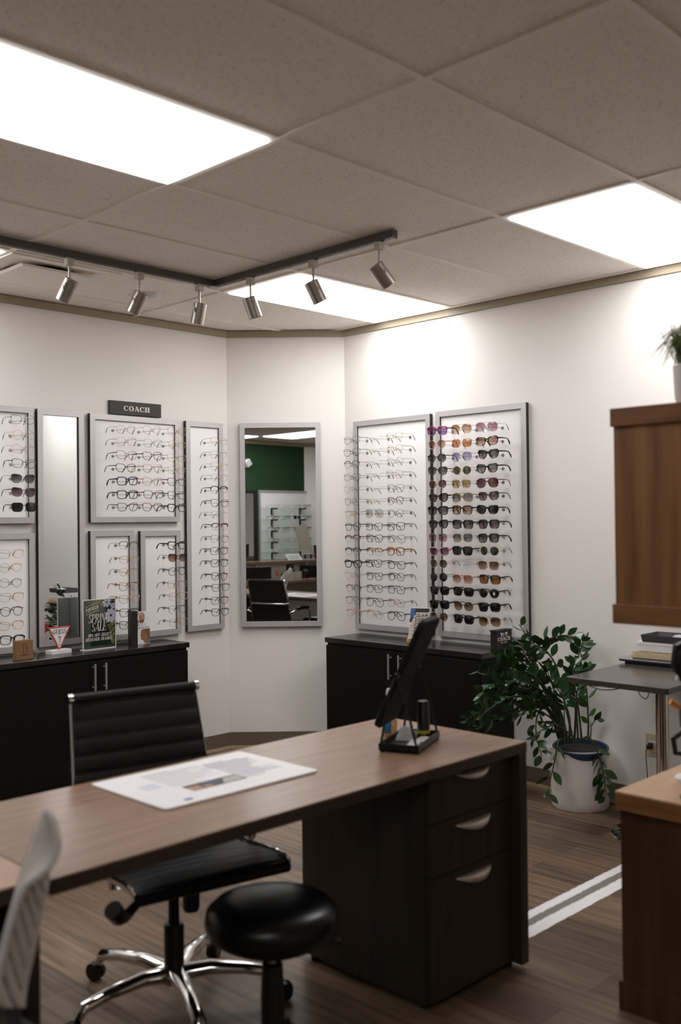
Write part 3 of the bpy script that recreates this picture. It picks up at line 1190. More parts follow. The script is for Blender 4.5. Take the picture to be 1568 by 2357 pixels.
t = facing('portrait_card', 'white MICHAEL KORS card with two portrait photos', 'display card', 3.345, 4.955, .76, .02)
box(-.052, .052, -.006, .006, 0, .190).build('card', M_PAPER, t)
YP = -.006
skin, skin2, hair = mat('print_skin', (186, 142, 118), .6), mat('print_skin_deep', (150, 104, 78), .6), mat('print_hair', (120, 84, 54), .6)
flat(disc(-.006, .155, .022, .034), YP).build('printed_face', skin, t)
flat(disc(-.006, .134, .016, .012), YP, .0007).build('printed_beard', mat('print_beard', (116, 84, 66), .6), t)
flat([(-.04, .105), (.03, .105), (.02, .122), (-.028, .122)], YP, .0004).build('printed_shirt', mat('print_shirt', (214, 206, 204), .6), t)
gl = MB()
for q in _arc(-.016, .160, .0085, .0075, 0, 360, .0014, .0014, 12) + _arc(.004, .160, .0085, .0075, 0, 360, .0014, .0014, 12):
    gl.face_poly(q, YP - .001, YP)
gl.build('printed_glasses', MATS['ink_black'], t)
flat([(-.052, .088), (.052, .088), (.052, .104), (-.052, .104)], YP, .0009).build('name_band', M_PAPER, t)
lettering('MICHAEL KORS', .004, .092, .008, .078, T=.11, h=.11, serif=False, gap=.1, y=YP - .0009).build('lettering', MATS['ink_black'], t)
flat([(-.012, .078), (.0, .086), (.051, .087), (.051, .03), (.03, .004), (.01, .006), (.004, .02), (-.010, .026), (-.014, .034), (-.011, .044), (-.018, .050), (-.012, .062)], YP).build('printed_profile', skin2, t)
flat([(.0, .087), (.051, .087), (.051, .01), (.040, .02), (.032, .05), (.018, .07)], YP, .0008).build('printed_hair', hair, t)
flat([(.022, .002), (.051, .002), (.051, .03), (.034, .024)], YP, .001).build('printed_collar', mat('print_grey', (112, 112, 114), .6), t)

# --- things on the right cabinet
t = thing('brand_block', 'black COACH block with a carriage emblem on the right cabinet', 'display block', (4.537, 3.242, .7502), 0)
box(-.074, .070, -.02, .02, 0, .106).build('block', mat('sign_block', (18, 17, 17), .5), t, bevel=.001)
box(-.080, .075, -.024, .024, .106, .110).build('lid', MATS['sign_block'], t)
lettering('COACH', -.003, .050, .021, .118, T=.22, h=.08, y=-.02).build('lettering', MATS['sign_white'], t)
lettering('NEW YORK', -.005, .038, .0055, .060, T=.12, h=.12, serif=False, y=-.02).build('lettering', MATS['sign_white'], t)
em = MB()
for cx in (.012, .023):
    for q in _arc(cx, .077, .0055, .0055, 0, 360, .0012, .0012, 12):
        em.face_poly(q, -.0206, -.02)
em.face_poly([(.008, .082), (.026, .082), (.024, .090), (.010, .090)], -.0206, -.02)
em.face_poly([(-.020, .080), (-.004, .082), (-.002, .088), (-.016, .087), (-.021, .092), (-.024, .088)], -.0206, -.02)
for lx in (-.019, -.014, -.007, -.003):
    em.face_poly([(lx, .071), (lx + .0016, .071), (lx + .0024, .081), (lx + .0006, .081)], -.0206, -.02)
em.face_poly([(-.003, .083), (.008, .084), (.008, .085), (-.003, .084)], -.0206, -.02)
em.xf(Matrix.Translation((-.005, 0, -.012 * 1.0)) @ Matrix.Diagonal((1.35, 1, 1.2, 1))).build('emblem', MATS['sign_white'], t)

t = thing('photo_stand', 'tilted photo card of glasses shelves on a small wooden foot', 'photo card', (4.47, 3.80, .75), -PI / 2 + .35)
box(-.055, .055, -.02, .02, 0, .024).build('base', noise_mat('pine', [(176, 132, 84), (206, 164, 112)], (4, 1, 1), 12, .6), t, bevel=.001)
ph = MB()
ph.face_poly([(-.052, .0), (.068, .0), (.075, .19), (-.045, .19)], -.002, .002)
p0 = ph.build('print', M_PAPER, t)
p0.location = (0, 0, .016)
p0.rotation_euler = (-.2, 0, 0)
im = flat([(-.044, .186), (.072, .186), (.070, .168), (.0, .12), (-.046, .13)], -.002).build('printed_sky', mat('print_blue', (54, 92, 150), .5), p0)
flat([(-.015, .186), (.072, .186), (.072, .165), (.01, .165), (-.02, .11), (-.048, .10), (-.047, .125), (-.02, .14)], -.0022).build('printed_roof', mat('print_dark', (40, 34, 32), .5), p0)
flat([(-.01, .162), (.072, .162), (.070, .01), (-.050, .01), (-.050, .07), (-.03, .12)], -.0023).build('printed_room', mat('print_room', (190, 180, 170), .5), p0)
sh = MB()
for k in range(6):
    sh.face_poly([(-.03 + .004 * k, .03 + k * .021), (.069, .032 + k * .022), (.069, .036 + k * .022), (-.03 + .004 * k, .034 + k * .021)], -.0031, -.0025)
    for u in range(4):
        cx, cz = -.012 + u * .022 + rn.uniform(-.004, .004), .044 + k * .021
        sh.face_poly(disc(cx, cz, .006, .0035, 8), -.0031, -.0025)
sh.build('printed_shelves', MATS['print_dark'], p0)

# ================================================================== DESK
DZ = .74
t = thing('office_desk', 'walnut laminate office desk with a drawer pedestal at its right end', 'desk', (0, 0, 0))
o = box(1.034, 2.745, 1.868, 2.485, DZ - .004, DZ).build('desktop', M_DESK, t)
box(1.034, 2.745, 1.866, 2.487, DZ - .034, DZ - .004).build('edge_band', M_DESKE, t)
box(2.706, 2.745, 1.868, 2.485, .022, DZ - .034).build('end_panel', M_DESKS, t)
box(1.05, 1.08, 2.0, 2.42, .02, DZ - .034).build('end_panel', M_DESKS, t)
for x, y in ((2.715, 1.93), (2.715, 2.42), (1.065, 2.05), (1.065, 2.38)):
    MB().cyl((x, y, 0), (x, y, .022), .014, 12).build('foot', M_BLACK, t)
ped = box(2.292, 2.698, 1.922, 2.462, .022, DZ - .036).build('pedestal', M_DESKS, t)
box(2.286, 2.2915, 1.925, 2.30, .022, DZ - .036).build('side_panel', M_DESKS, ped)
for x, y in ((2.32, 1.95), (2.67, 1.95), (2.32, 2.43), (2.67, 2.43)):
    MB().cyl((x, y, 0), (x, y, .022), .016, 12).build('caster_foot', M_BLACK, ped)
for z0, z1, hx in ((.560, .700, 2.50), (.398, .556, 2.50), (.03, .394, 2.50)):
    dr = box(2.294, 2.696, 1.902, 1.921, z0, z1).build('drawer', M_DESKS, t, bevel=.0012)
    h = MB()
    rows = []
    zc = z1 - (.022 if z1 < .6 else .010)
    for k in range(13):
        u = -1 + 2 * k / 12
        rows.append([])
        d = .026 * (1 - u * u) + .003
        for a in range(7):
            an = PI * .5 * a / 6
            rows[-1].append((hx + u * .088, 1.902 - d * math.sin(an) * 1.0, zc - (d * .8) * (1 - math.cos(an)) - .000))
    h.grid(rows)
    h.build('pull', M_STEEL, dr, True, solid=.002)

t = thing('side_desk', 'pinkish lighter desk joining the left end of the walnut desk', 'desk', (0, 0, 0))
box(.20, 1.030, 1.890, 2.485, DZ - .004, DZ).build('desktop', M_DESKL, t)
box(.20, 1.030, 1.888, 2.487, DZ - .034, DZ - .004).build('edge_band', M_DESKE, t)
box(.22, .25, 1.93, 2.46, 0, DZ - .034).build('end_panel', M_DESKS, t)
box(1.00, 1.03, 2.10, 2.46, 0, DZ - .034).build('end_panel', M_DESKS, t)

# desk mat
mt_ = thing('desk_mat', 'white printed desk mat lying on the walnut desk', 'desk mat', (1.745, 2.268, DZ), -.005)
HX, HY = .268, .180


def rrect(hx, hy, r, n=5):
    q = []
    for cx, cy, a in ((hx - r, hy - r, 0), (-hx + r, hy - r, 90), (-hx + r, -hy + r, 180), (hx - r, -hy + r, 270)):
        for k in range(n + 1):
            an = math.radians(a + 90 * k / n)
            q.append((cx + r * math.cos(an), cy + r * math.sin(an)))
    return q


MB().prism(rrect(HX, HY, .014), .0002, .0055).build('pad', M_PAPER, mt_)


def mprint(name, polys, m, z=.0055):
    b = MB()
    for k, q in enumerate(polys):
        b.prism(q, z, z + .0003 + .00003 * k)
    return b.build(name, m, mt_)


def rc(x0, x1, y0, y1):
    return [(x0, y0), (x1, y0), (x1, y1), (x0, y1)]


faint, faint2 = mat('faint_print', (204, 200, 208), .6), mat('faint_blue', (206, 210, 222), .6)
ls = [rc(-.13, -.13 + rn.uniform(.08, .2), y, y + .004) for y in [-.02 + .012 * k for k in range(14)]]
ls2 = [rc(.07, .07 + rn.uniform(.06, .16), y, y + .004) for y in [-.09 + .012 * k for k in range(18)]]
mprint('printed_text', ls + ls2, faint)
mprint('printed_panel', [rc(.10, .22, -.06, -.02), rc(.04, .12, .06, .09), rc(-.2, -.15, .0, .05)], faint2)
for q in (rc(-.185, -.165, .035, .05), rc(-.185, -.160, -.155, -.140)):
    mprint('blue_mark', [q], mat('print_violet', (96, 96, 170), .6))
mprint('photo_car', [rc(-.115, .07, -.095, -.035)], mat('print_car', (62, 58, 64), .5), .0056)
mprint('photo_hand', [rc(-.115, -.075, -.092, -.055), disc(-.055, -.08, .014, .012, 12)], mat('print_hand', (176, 136, 116), .5), .006)
mprint('photo_window', [[(-.01, -.09), (.066, -.09), (.066, -.045), (.02, -.045)]], mat('print_pale', (178, 172, 166), .5), .006)
mprint('photo_jacket', [[(-.06, -.06), (-.015, -.085), (-.015, -.04), (-.05, -.036)]], mat('print_denim', (70, 84, 108), .5), .0063)

# tilting table mirror with tray
t = thing('table_mirror', 'black tilting table mirror on a rod stand with tray', 'table mirror', (2.45, 2.115, DZ), .41)
TXH, TYH = .122, .066
tr = MB()
tr.box(-TXH, TXH, -TYH, TYH, .006, .010)
for q in ((-TXH, TXH, -TYH, -TYH + .004), (-TXH, TXH, TYH - .004, TYH), (-TXH, -TXH + .004, -TYH, TYH), (TXH - .004, TXH, -TYH, TYH)):
    tr.box(*q, .006, .028)
tr.build('tray', M_BLACKM, t)
for sx in (-1, 1):
    for sy in (-1, 1):
        MB().cyl((sx * (TXH - .01), sy * (TYH - .008), 0), (sx * (TXH - .01), sy * (TYH - .008), .007), .007, 10).build('foot', M_BLACK, t)
PV = (0, .005, .240)
for sx in (-1, 1):
    xx = sx * (TXH - .004)
    rod = MB()
    rod.tube([(xx, TYH - .004, .006), (xx, .03, PV[2] - .06), (xx, PV[1], PV[2])], .0042, 8)
    rod.tube([(xx, -TYH + .004, .006), (xx, -.02, PV[2] - .06), (xx, PV[1], PV[2])], .0042, 8)
    rod.build('rod_leg', M_BLACKM, t, True)
    MB().cyl((sx * .098, PV[1], PV[2]), (sx * (TXH + .004), PV[1], PV[2]), .008, 12).build('pivot_knob', M_BLACKM, t, True)
slo = MB().prism(rrect(.100, .190, .03), -.010, .010).build('mirror_panel', mat('mirror_back', (12, 12, 12), .7, 0, .2), t, bevel=.003)
slo.location = PV
slo.rotation_euler = (math.radians(115), 0, 0)
MB().prism(rrect(.092, .182, .025), -.0112, -.0102).build('mirror_pane', M_MIRROR, slo)

t = thing('spray_bottle', 'clear spray bottle with blue label behind the tilting mirror', 'bottle', (2.512, 2.256, DZ))
MB().lathe([(0, 0), (.022, 0), (.024, .004), (.024, .095), (.016, .112), (.010, .118), (.010, .124)], 20).build('body', clear_mat('amber_tint', (222, 204, 176), .12), t, True)
lb_ = MB()
lb_.grid([[(.0248 * math.cos(math.radians(a)), .0248 * math.sin(math.radians(a)), z) for a in range(125, 231, 7)] for z in (.012, .045, .078)])
lb_.build('label', mat('label_blue', (46, 136, 196), .5), t, True, solid=.0006)
cp = MB().lathe([(.012, .122), (.013, .123), (.012, .150), (.008, .160), (0, .161)], 16)
cp.build('pump', M_WHITE, t, True)
MB().tube([(0, 0, .155), (-.02, -.01, .158)], .005, 8).build('nozzle', M_WHITE, t, True)

t = thing('black_bottle', 'small black bottle with a yellow label band on the mirror tray', 'bottle', (2.535, 2.128, DZ + .0105))
MB().lathe([(0, 0), (.021, 0), (.021, .07), (.019, .074), (.019, .115), (.017, .12), (0, .121)], 20).build('body', mat('bottle_black', (22, 22, 22), .35), t, True)
MB().lathe([(.0212, .014), (.0216, .015), (.0216, .024), (.0212, .025)], 20).build('label', mat('label_yellow', (196, 188, 60), .5), t, True)


def crumpled(name, label, cat, loc, sx, sy, sz, seed, rz=0):
    r_ = random.Random(seed)
    mb = MB()
    rows = []
    for i in range(13):
        row = []
        for j in range(13):
            u, v = -1 + i / 6, -1 + j / 6
            e = max(0, (1 - u * u)) ** .5 * max(0, (1 - v * v)) ** .5
            row.append((u * sx * (1 + .1 * r_.uniform(-1, 1)), v * sy * (1 + .12 * r_.uniform(-1, 1)), .001 + e * sz * (.65 + .5 * r_.random())))
        rows.append(row)
    mb.grid(rows)
    o = mb.build(name, M_PAPER, None, True, sub=1)
    o.location = loc
    o.rotation_euler = (0, 0, rz)
    return tag(o, label, cat)


crumpled('cleaning_cloth', 'crumpled white cloth at the back of the mirror tray', 'cloth', (2.488, 2.160, DZ + .0105), .046, .028, .045, 5, .45)
for k, (x, y, a, lab) in enumerate([(2.422, 2.074, .5, 'white folded cloth packet in front on the mirror tray, lower one'), (2.482, 2.090, .35, 'white folded cloth packet on the mirror tray beside the black bottle')]):
    t = thing('cloth_packet', lab, 'cloth', (x, y, DZ + .0105 + .0002), a, 'white cloth packets on the mirror tray')
    MB().prism(rrect(.036, .017, .005), 0, .009).build('packet', M_PAPER, t, bevel=.002)
    MB().prism(rc(-.01, .01, -.008, .008), .009, .0095).build('label', faint, t)

# ================================================================== BLACK OFFICE CHAIR
t = thing('office_chair', 'black ribbed office chair with a chrome star base behind the desk', 'office chair', (1.80, 2.51, 0), -.2)
HW = .240


def ribbed(profile, amp, pitch_, hw, thick=.018, taper=None):
    """upholstered sling: profile is a list of (y,z); ribs are welts across it"""
    P = [Vector((0, y, z)) for y, z in profile]
    ln = [0]
    for a, b in zip(P[:-1], P[1:]):
        ln.append(ln[-1] + (b - a).length)
    tot = ln[-1]
    N = int(tot / .006)
    rows_f, rows_b = [], []
    for i in range(N + 1):
        s_ = tot * i / N
        k = max(j for j in range(len(ln)) if ln[j] <= s_ + 1e-9)
        k = min(k, len(P) - 2)
        u = (s_ - ln[k]) / (ln[k + 1] - ln[k])
        p = P[k].lerp(P[k + 1], u)
        tg = (P[k + 1] - P[k]).normalized()
        n = Vector((0, -tg.z, tg.y))
        ph = abs(math.sin(PI * s_ / pitch_)) ** .3
        off = amp * ph
        w_ = hw if taper is None else hw * (taper[0] + (taper[1] - taper[0]) * s_ / tot)
        rows_f.append([p + n * off + Vector((x * w_, 0, 0)) - n * (.010 * abs(x) ** 6) for x in (-1, -.97, -.9, -.6, -.3, 0, .3, .6, .9, .97, 1)])
        rows_b.append([p - n * thick + Vector((x * w_, 0, 0)) + n * (.006 * abs(x) ** 6) for x in (-1, -.97, -.9, -.6, -.3, 0, .3, .6, .9, .97, 1)])
    mb = MB()
    nc = 11
    mb.grid(rows_f)
    o = len(mb.v)
    mb.grid([list(reversed(r_)) for r_ in rows_b])
    nr = len(rows_f)
    fs = []
    for i in range(nr - 1):
        fs.append((i * nc, (i + 1) * nc, o + (i + 1) * nc + nc - 1, o + i * nc + nc - 1))
        fs.append((i * nc + nc - 1, o + i * nc, o + (i + 1) * nc, (i + 1) * nc + nc - 1))
    for j in range(nc - 1):
        fs.append((j, o + nc - 1 - j, o + nc - 2 - j, j + 1))
        e = (nr - 1) * nc
        fs.append((e + j, e + j + 1, o + e + nc - 2 - j, o + e + nc - 1 - j))
    mb.f += fs
    return mb


seat_p = [(-.298, .455), (-.288, .472), (-.26, .481), (-.20, .480), (-.10, .470), (0, .460), (.10, .454), (.15, .455), (.168, .462)]
back_p = [(.176, .475), (.184, .50), (.200, .56), (.224, .66), (.252, .77), (.281, .88), (.288, .908)]
HT = .216
ribbed(seat_p, .006, .050, HW - .003).build('seat', M_LEATHER, t, True, angle=60)
ribbed(back_p, .0085, .054, HW - .003, taper=(1.0, HT / HW)).build('backrest', M_LEATHER, t, True, angle=60)
MB().tube([(-HT + .004, .290, .912), (HT - .004, .290, .912)], .015, 20).build('top_roll', M_LEATHER, t, True)
MB().tube([(-HW + .006, -.290, .457), (HW - .006, -.290, .457)], .017, 16).build('front_roll', M_LEATHER, t, True)
for s_ in (-1, 1):
    x = s_ * HW
    MB().tube([(s_ * (HT - .004), .290, .912), (s_ * (HT + .010), .290, .912)], [.017, .0155], 20).build('end_cap', M_CHROME, t, True)
    MB().tube([(x, y, z - .006) for y, z in seat_p[1:-1]] + [(x, .182, .465), (x, .186, .485)] + [(x + (s_ * HT - x) * (z - .475) / .433, y + .012, z) for y, z in back_p[1:]], .0125, 10, flat=.36, up=(1, 0, 0)).build('side_rail', M_CHROME, t, True)
    arm = MB().tube([(x, .222, .60), (x + s_ * .03, .25, .615), (x + s_ * .045, .21, .632), (x + s_ * .045, .10, .642), (x + s_ * .045, .0, .636), (x + s_ * .045, -.03, .62), (x + s_ * .04, -.035, .56), (x + s_ * .02, -.025, .47), (x, -.02, .452)], .010, 12).build('armrest', M_CHROME, t, True)
    MB().tube([(x + s_ * .045, .19, .642), (x + s_ * .045, .10, .651), (x + s_ * .045, .0, .646)], [.015, .017, .015], 12).build('arm_pad', M_LEATH2, arm, True)
MB().tube([(-.228, .246, .70), (-.205, .272, .692), (0, .280, .690), (.205, .272, .692), (.228, .246, .70)], .010, 10).build('back_brace', M_CHROME, t, True)
MB().box(-.09, .09, -.12, .10, .385, .43).build('tilt_mechanism', M_BLACK, t, bevel=.01)
MB().tube([(0, 0, .425), (0, -.15, .43), (0, .16, .44)], .018, 8).build('under_frame', M_BLACKM, t, True)
MB().tube([(-HW, -.1, .44), (0, -.08, .425), (HW, -.1, .44)], .012, 8).build('cross_bar', M_CHROME, t, True)
MB().tube([(-.06, -.05, .405), (-.16, -.13, .395), (-.235, -.20, .385), (-.262, -.225, .40), (-.285, -.24, .43)], [.010, .012, .016, .024, .026], 12).build('tilt_lever', M_BLACK, t, True)
MB().lathe([(.0, .30), (.022, .30), (.026, .31), (.026, .37), (.022, .385), (0, .385)], 20, (.03, -.06, 0)).build('tension_knob', M_BLACK, t, True)
MB().lathe([(.0, .20), (.017, .20), (.017, .40), (0, .40)], 20).build('gas_piston', M_BLACKM, t, True)
MB().lathe([(0, .085), (.030, .085), (.031, .24), (.027, .25), (.018, .252)], 24).build('gas_cover', M_BLACK, t, True)
MB().lathe([(0, .075), (.042, .075), (.045, .09), (.042, .115), (.031, .122)], 24).build('hub', M_CHROME, t, True)


def star_leg(t, ang, rad, m, z0=.10, z1=.085, w0=.026, w1=.016):
    d = Vector((math.cos(ang), math.sin(ang), 0))
    pts = [d * .025 + Vector((0, 0, z0)), d * (rad * .35) + Vector((0, 0, z0 + .012)), d * (rad * .7) + Vector((0, 0, z0 + .004)), d * (rad * .95) + Vector((0, 0, z1)), d * rad + Vector((0, 0, z1 - .025))]
    lg = MB().tube(pts, [w0, w0 * .85, w0 * .7, w1, w1 * .8], 12, flat=.8).build('leg', m, t, True)
    c = MB()
    e = d * rad
    side = Vector((-d.y, d.x, 0))
    MBc = MB().cyl(e + Vector((0, 0, z1 - .022)), e + Vector((0, 0, .036)), .009, 10)
    MBc.tube([e + d * .018 + Vector((0, 0, .030)) + side * .018, e + d * .018 + Vector((0, 0, .030)) + side * .004], [.027, .029], 16)
    MBc.tube([e + d * .018 + Vector((0, 0, .030)) - side * .004, e + d * .018 + Vector((0, 0, .030)) - side * .018], [.029, .027], 16)
    MBc.build('caster', M_BLACK, lg, True)


for k in range(5):
    star_leg(t, math.radians(31 + 72 * k) + .2, .315, M_CHROME, .10, .088, .032, .022)

# ================================================================== ROLLING STOOL
t = thing('rolling_stool', 'round black vinyl stool standing in front of the desk', 'stool', (1.693, 1.936, 0), .4)
MB().lathe([(0, .402), (.10, .401), (.148, .407), (.167, .423), (.173, .446), (.168, .474), (.148, .492), (.10, .500), (.05, .503), (0, .504)], 48).build('seat', M_LEATH2, t, True, angle=80)
MB().lathe([(0, .392), (.12, .392), (.12, .403), (0, .403)], 32).build('seat_plate', M_BLACKM, t, True)
MB().lathe([(0, .20), (.014, .20), (.014, .393), (0, .393)], 20).build('gas_piston', M_STEEL, t, True)
MB().lathe([(0, .08), (.030, .08), (.031, .25), (.027, .335), (.02, .34), (0, .34)], 24).build('gas_cover', M_BLACK, t, True)
MB().tube([(.02, -.03, .388), (.07, -.11, .382), (.10, -.15, .374)], [.005, .006, .010], 10).build('height_lever', M_BLACK, t, True)
MB().lathe([(0, .07), (.04, .07), (.042, .10), (.03, .115), (0, .116)], 20).build('hub', M_BLACK, t, True)
for k in range(5):
    star_leg(t, 2 * PI * k / 5 + .3, .235, M_BLACK, .09, .078)

# ================================================================== WHITE VISITOR CHAIR (cut by the left edge)
t = thing('visitor_chair', 'white perforated plastic chair with a grey seat, cut by the left edge', 'chair', (0, 0, 0))
WA = [(0.968, 1.774, 0.911), (0.959, 1.784, 0.884), (0.95, 1.793, 0.846), (0.941, 1.803, 0.808), (0.933, 1.811, 0.771), (0.925, 1.82, 0.729), (0.914, 1.832, 0.674), (0.904, 1.843, 0.615), (0.893, 1.854, 0.548)]
WB = [(0.864, 1.58, 0.973), (0.873, 1.571, 0.958), (0.878, 1.566, 0.936), (0.88, 1.564, 0.913), (0.877, 1.567, 0.895), (0.87, 1.575, 0.878), (0.858, 1.587, 0.862), (0.844, 1.601, 0.849), (0.835, 1.611, 0.831), (0.829, 1.618, 0.809), (0.821, 1.626, 0.775), (0.814, 1.634, 0.734), (0.806, 1.642, 0.686), (0.801, 1.648, 0.633)]
WB2 = [(0.872, 1.573, 0.881), (0.858, 1.587, 0.862), (0.844, 1.601, 0.849), (0.835, 1.611, 0.831), (0.829, 1.618, 0.809), (0.821, 1.626, 0.775), (0.814, 1.634, 0.734), (0.806, 1.642, 0.686), (0.801, 1.648, 0.633)]
WC = [(0.933, 1.683, 0.842), (0.93, 1.685, 0.823), (0.927, 1.689, 0.791), (0.922, 1.694, 0.754), (0.916, 1.702, 0.71), (0.908, 1.71, 0.662), (0.901, 1.718, 0.618), (0.897, 1.722, 0.574)]


def resamp(P, n):
    """Catmull-Rom through the points"""
    P = [Vector(p) for p in P]
    out = []
    for i in range(n):
        s_ = (len(P) - 1) * i / (n - 1)
        k = min(int(s_), len(P) - 2)
        u = s_ - k
        p0, p1, p2, p3 = P[max(k - 1, 0)], P[k], P[k + 1], P[min(k + 2, len(P) - 1)]
        out.append(.5 * ((2 * p1) + (p2 - p0) * u + (2 * p0 - 5 * p1 + 4 * p2 - p3) * u * u + (3 * p1 - p0 - 3 * p2 + p3) * u ** 3))
    return out


def shell(P, Q, n, ns, slots=False, bow=.0):
    a, b = resamp(P, n), resamp(Q, n)
    vs, fs = [], []
    for i in range(n):
        for j in range(ns):
            u = j / (ns - 1)
            d = b[i] - a[i]
            nrm = Vector((-d.y, d.x, 0))
            nrm = nrm.normalized() if nrm.length > 1e-6 else nrm
            vs.append(a[i].lerp(b[i], u) + nrm * (bow * 4 * u * (1 - u)))
    for i in range(n - 1):
        for j in range(ns - 1):
            if slots and i > 8 and 2 <= j <= ns - 4 and (i - j) % 7 in (0, 1):
                continue
            fs.append((i * ns + j, i * ns + j + 1, (i + 1) * ns + j + 1, (i + 1) * ns + j))
    return MB().add(vs, fs)


shell(WA, WB, 41, 9, bow=.004).build('backrest', M_CHAIRW, t, True, solid=.004)
shell(WB2, WC, 61, 15, True).build('back_cover', M_CHAIRW, t, True, solid=.004)
MB().tube(resamp(WB, 60), .0058, 8).build('rim', M_WHITE, t, True)
MB().tube(resamp(WA, 40), .0035, 8).build('rim', M_WHITE, t, True)
SCX, SCY = .74, 1.80
seat = MB()
rows = []
for i in range(9):
    for_u = -1 + i / 4
    rows.append([(SCX + .225 * for_u, SCY + .225 * v, .482 + .018 * (for_u ** 4) - .010 * (1 - v * v)) for v in [-1 + k / 4 for k in range(9)]])
seat.grid(rows)
seat.build('seat', M_SEATG, t, True, solid=.035, sub=1)
for a, b in ((-1, -1), (1, -1), (1, 1), (-1, 1)):
    px, py = SCX + .18 * a, SCY + .18 * b
    MB().tube([(px, py, .465), (px + .03 * a, py + .02 * b, .0)], .010, 10).build('leg', M_CHROME, t, True)
MB().tube([(.885, 1.75, .60), (.90, 1.76, .52), (.86, 1.78, .455), (.70, 1.80, .455)], .012, 10).build('back_support', M_GREY, t, True)

# ================================================================== WOODEN KIOSK on the right
KX, KY = 2.70, 1.524
t = thing('wooden_kiosk', 'oak-coloured kiosk of a low cabinet and an upper panel on black posts', 'kiosk', (0, 0, 0))
KY1 = .70
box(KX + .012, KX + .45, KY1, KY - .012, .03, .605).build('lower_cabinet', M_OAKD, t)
box(KX, KX + .462, KY1 - .01, KY, .595, .645).build('worktop_edge', M_OAKH, t, bevel=.002)
box(KX, KX + .462, KY1 - .01, KY, .645, .650).build('worktop', M_OAKT, t)
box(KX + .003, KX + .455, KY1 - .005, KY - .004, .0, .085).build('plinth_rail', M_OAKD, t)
box(KX + .012, KX + .19, KY1, KY - .006, 1.20, 1.75).build('upper_panel', M_OAK, t)
box(KX, KX + .20, KY1 - .01, KY, 1.742, 1.797).build('top_rail', M_OAKH, t, bevel=.002)
box(KX, KX + .20, KY1 - .01, KY, 1.152, 1.210).build('bottom_rail', M_OAKH, t, bevel=.002)
for y in (1.318, .85):
    MB().cyl((KX + .08, y, .650), (KX + .08, y, 1.152), .012, 16).build('post', M_BLACKM, t, True)
    MB().lathe([(0, 0), (.035, 0), (.035, .006), (.014, .01)], 20, (KX + .08, y, .650)).build('post_foot', M_BLACKM, t, True)

t = thing('lens_instrument', 'black eye-testing instrument on the kiosk worktop at the right edge', 'instrument', (2.965, 1.42, .650))
MB().lathe([(0, 0), (.040, 0), (.040, .008), (.034, .014), (0, .014)], 24).build('base', M_WHITE, t, True)
MB().lathe([(0, .014), (.016, .014), (.016, .34), (0, .34)], 16).build('column', M_BLACKM, t, True)
MB().tube([(0, 0, .08), (-.03, .025, .085), (-.034, .03, .13), (-.01, .01, .15)], .009, 10).build('yoke', M_BLACK, t, True)
MB().lathe([(.0, .165), (.022, .165), (.024, .20), (.022, .235), (0, .235)], 18).build('barrel', M_GREY, t, True)
MB().tube([(-.018, .012, .225), (-.042, .034, .245)], [.007, .009], 12).build('knob', mat('orange_plastic', (214, 130, 48), .45), t, True)
MB().tube([(0, 0, .31), (-.018, .018, .36), (-.012, .012, .41), (.01, -.01, .43)], [.018, .024, .026, .014], 12).build('head', M_BLACK, t, True)
MB().tube([(-.014, .016, .335), (-.02, .022, .31)], [.008, .006], 10).build('eyepiece', M_WHITE, t, True)

t = thing('small_plant', 'small grassy green plant in a white pot on top of the kiosk', 'potted plant', (2.80, 1.310, 1.797))
MB().lathe([(0, 0), (.042, 0), (.05, .02), (.055, .115), (.052, .118), (.047, .112), (.044, .1), (0, .098)], 28).build('pot', M_CERAM, t, True)
gb = MB()
for k in range(260):
    a = rn.uniform(0, 2 * PI)
    r_ = rn.uniform(0, .038)
    l = rn.uniform(.08, .18)
    sp = rn.uniform(.3, 1.9)
    bx, by = r_ * math.cos(a), r_ * math.sin(a)
    e = (bx + math.cos(a) * l * sp * .55, by + math.sin(a) * l * sp * .55, .10 + l * (1.1 - .5 * sp))
    mm = (bx + math.cos(a) * l * sp * .25, by + math.sin(a) * l * sp * .25, .10 + l * .75)
    wv = .003
    px, py = -math.sin(a) * wv, math.cos(a) * wv
    gb.add([(bx - px, by - py, .098), (bx + px, by + py, .098), (mm[0] + px, mm[1] + py, mm[2]), (mm[0] - px, mm[1] - py, mm[2]), e], [(0, 1, 2, 3), (3, 2, 4)])
gb.build('grass', noise_mat('grass_green', [(86, 104, 52), (140, 150, 92)], nscale=30, rough=.6), t)

# ================================================================== GREY STONE TABLE on the right
t = thing('side_table', 'dark grey stone-topped table with a chrome leg at the right wall', 'table', (0, 0, 0))
TT = .76
poly = [(3.890, 2.430), (3.872, 1.945), (3.880, 1.937), (4.636, 1.955), (4.636, 2.450)]
MB().prism(poly, TT - .026, TT).build('tabletop', M_STONE, t, bevel=.002)
for x, y in ((4.31, 2.185),):
    MB().lathe([(0, .012), (.030, .012), (.030, TT - .026), (0, TT - .026)], 24, (x, y, 0)).build('leg', M_CHROME, t, True)
    MB().lathe([(0, 0), (.235, 0), (.238, .006), (.225, .012), (.06, .022), (.03, .03)], 40, (x, y, 0)).build('base', M_CHROME, t, True)

cb = MB()
cb.tube(resamp([(4.10, 2.32, .733), (4.11, 2.36, .705), (4.14, 2.43, .685), (4.20, 2.52, .68), (4.30, 2.62, .69)], 20), .0022, 6)
cb.tube(resamp([(4.02, 2.20, .733), (4.05, 2.27, .70), (4.10, 2.38, .68), (4.18, 2.50, .682), (4.30, 2.62, .70)], 20), .0022, 6)
cb.tube(resamp([(3.99, 2.135, .733), (3.99, 2.125, .70), (3.99, 2.10, .685), (3.99, 2.085, .70), (3.99, 2.08, .733)], 16), .0022, 6)
tag(cb.build('hanging_cable', M_BLACK, None, True), 'thin black cable drooping under the stone tabletop', 'cable')

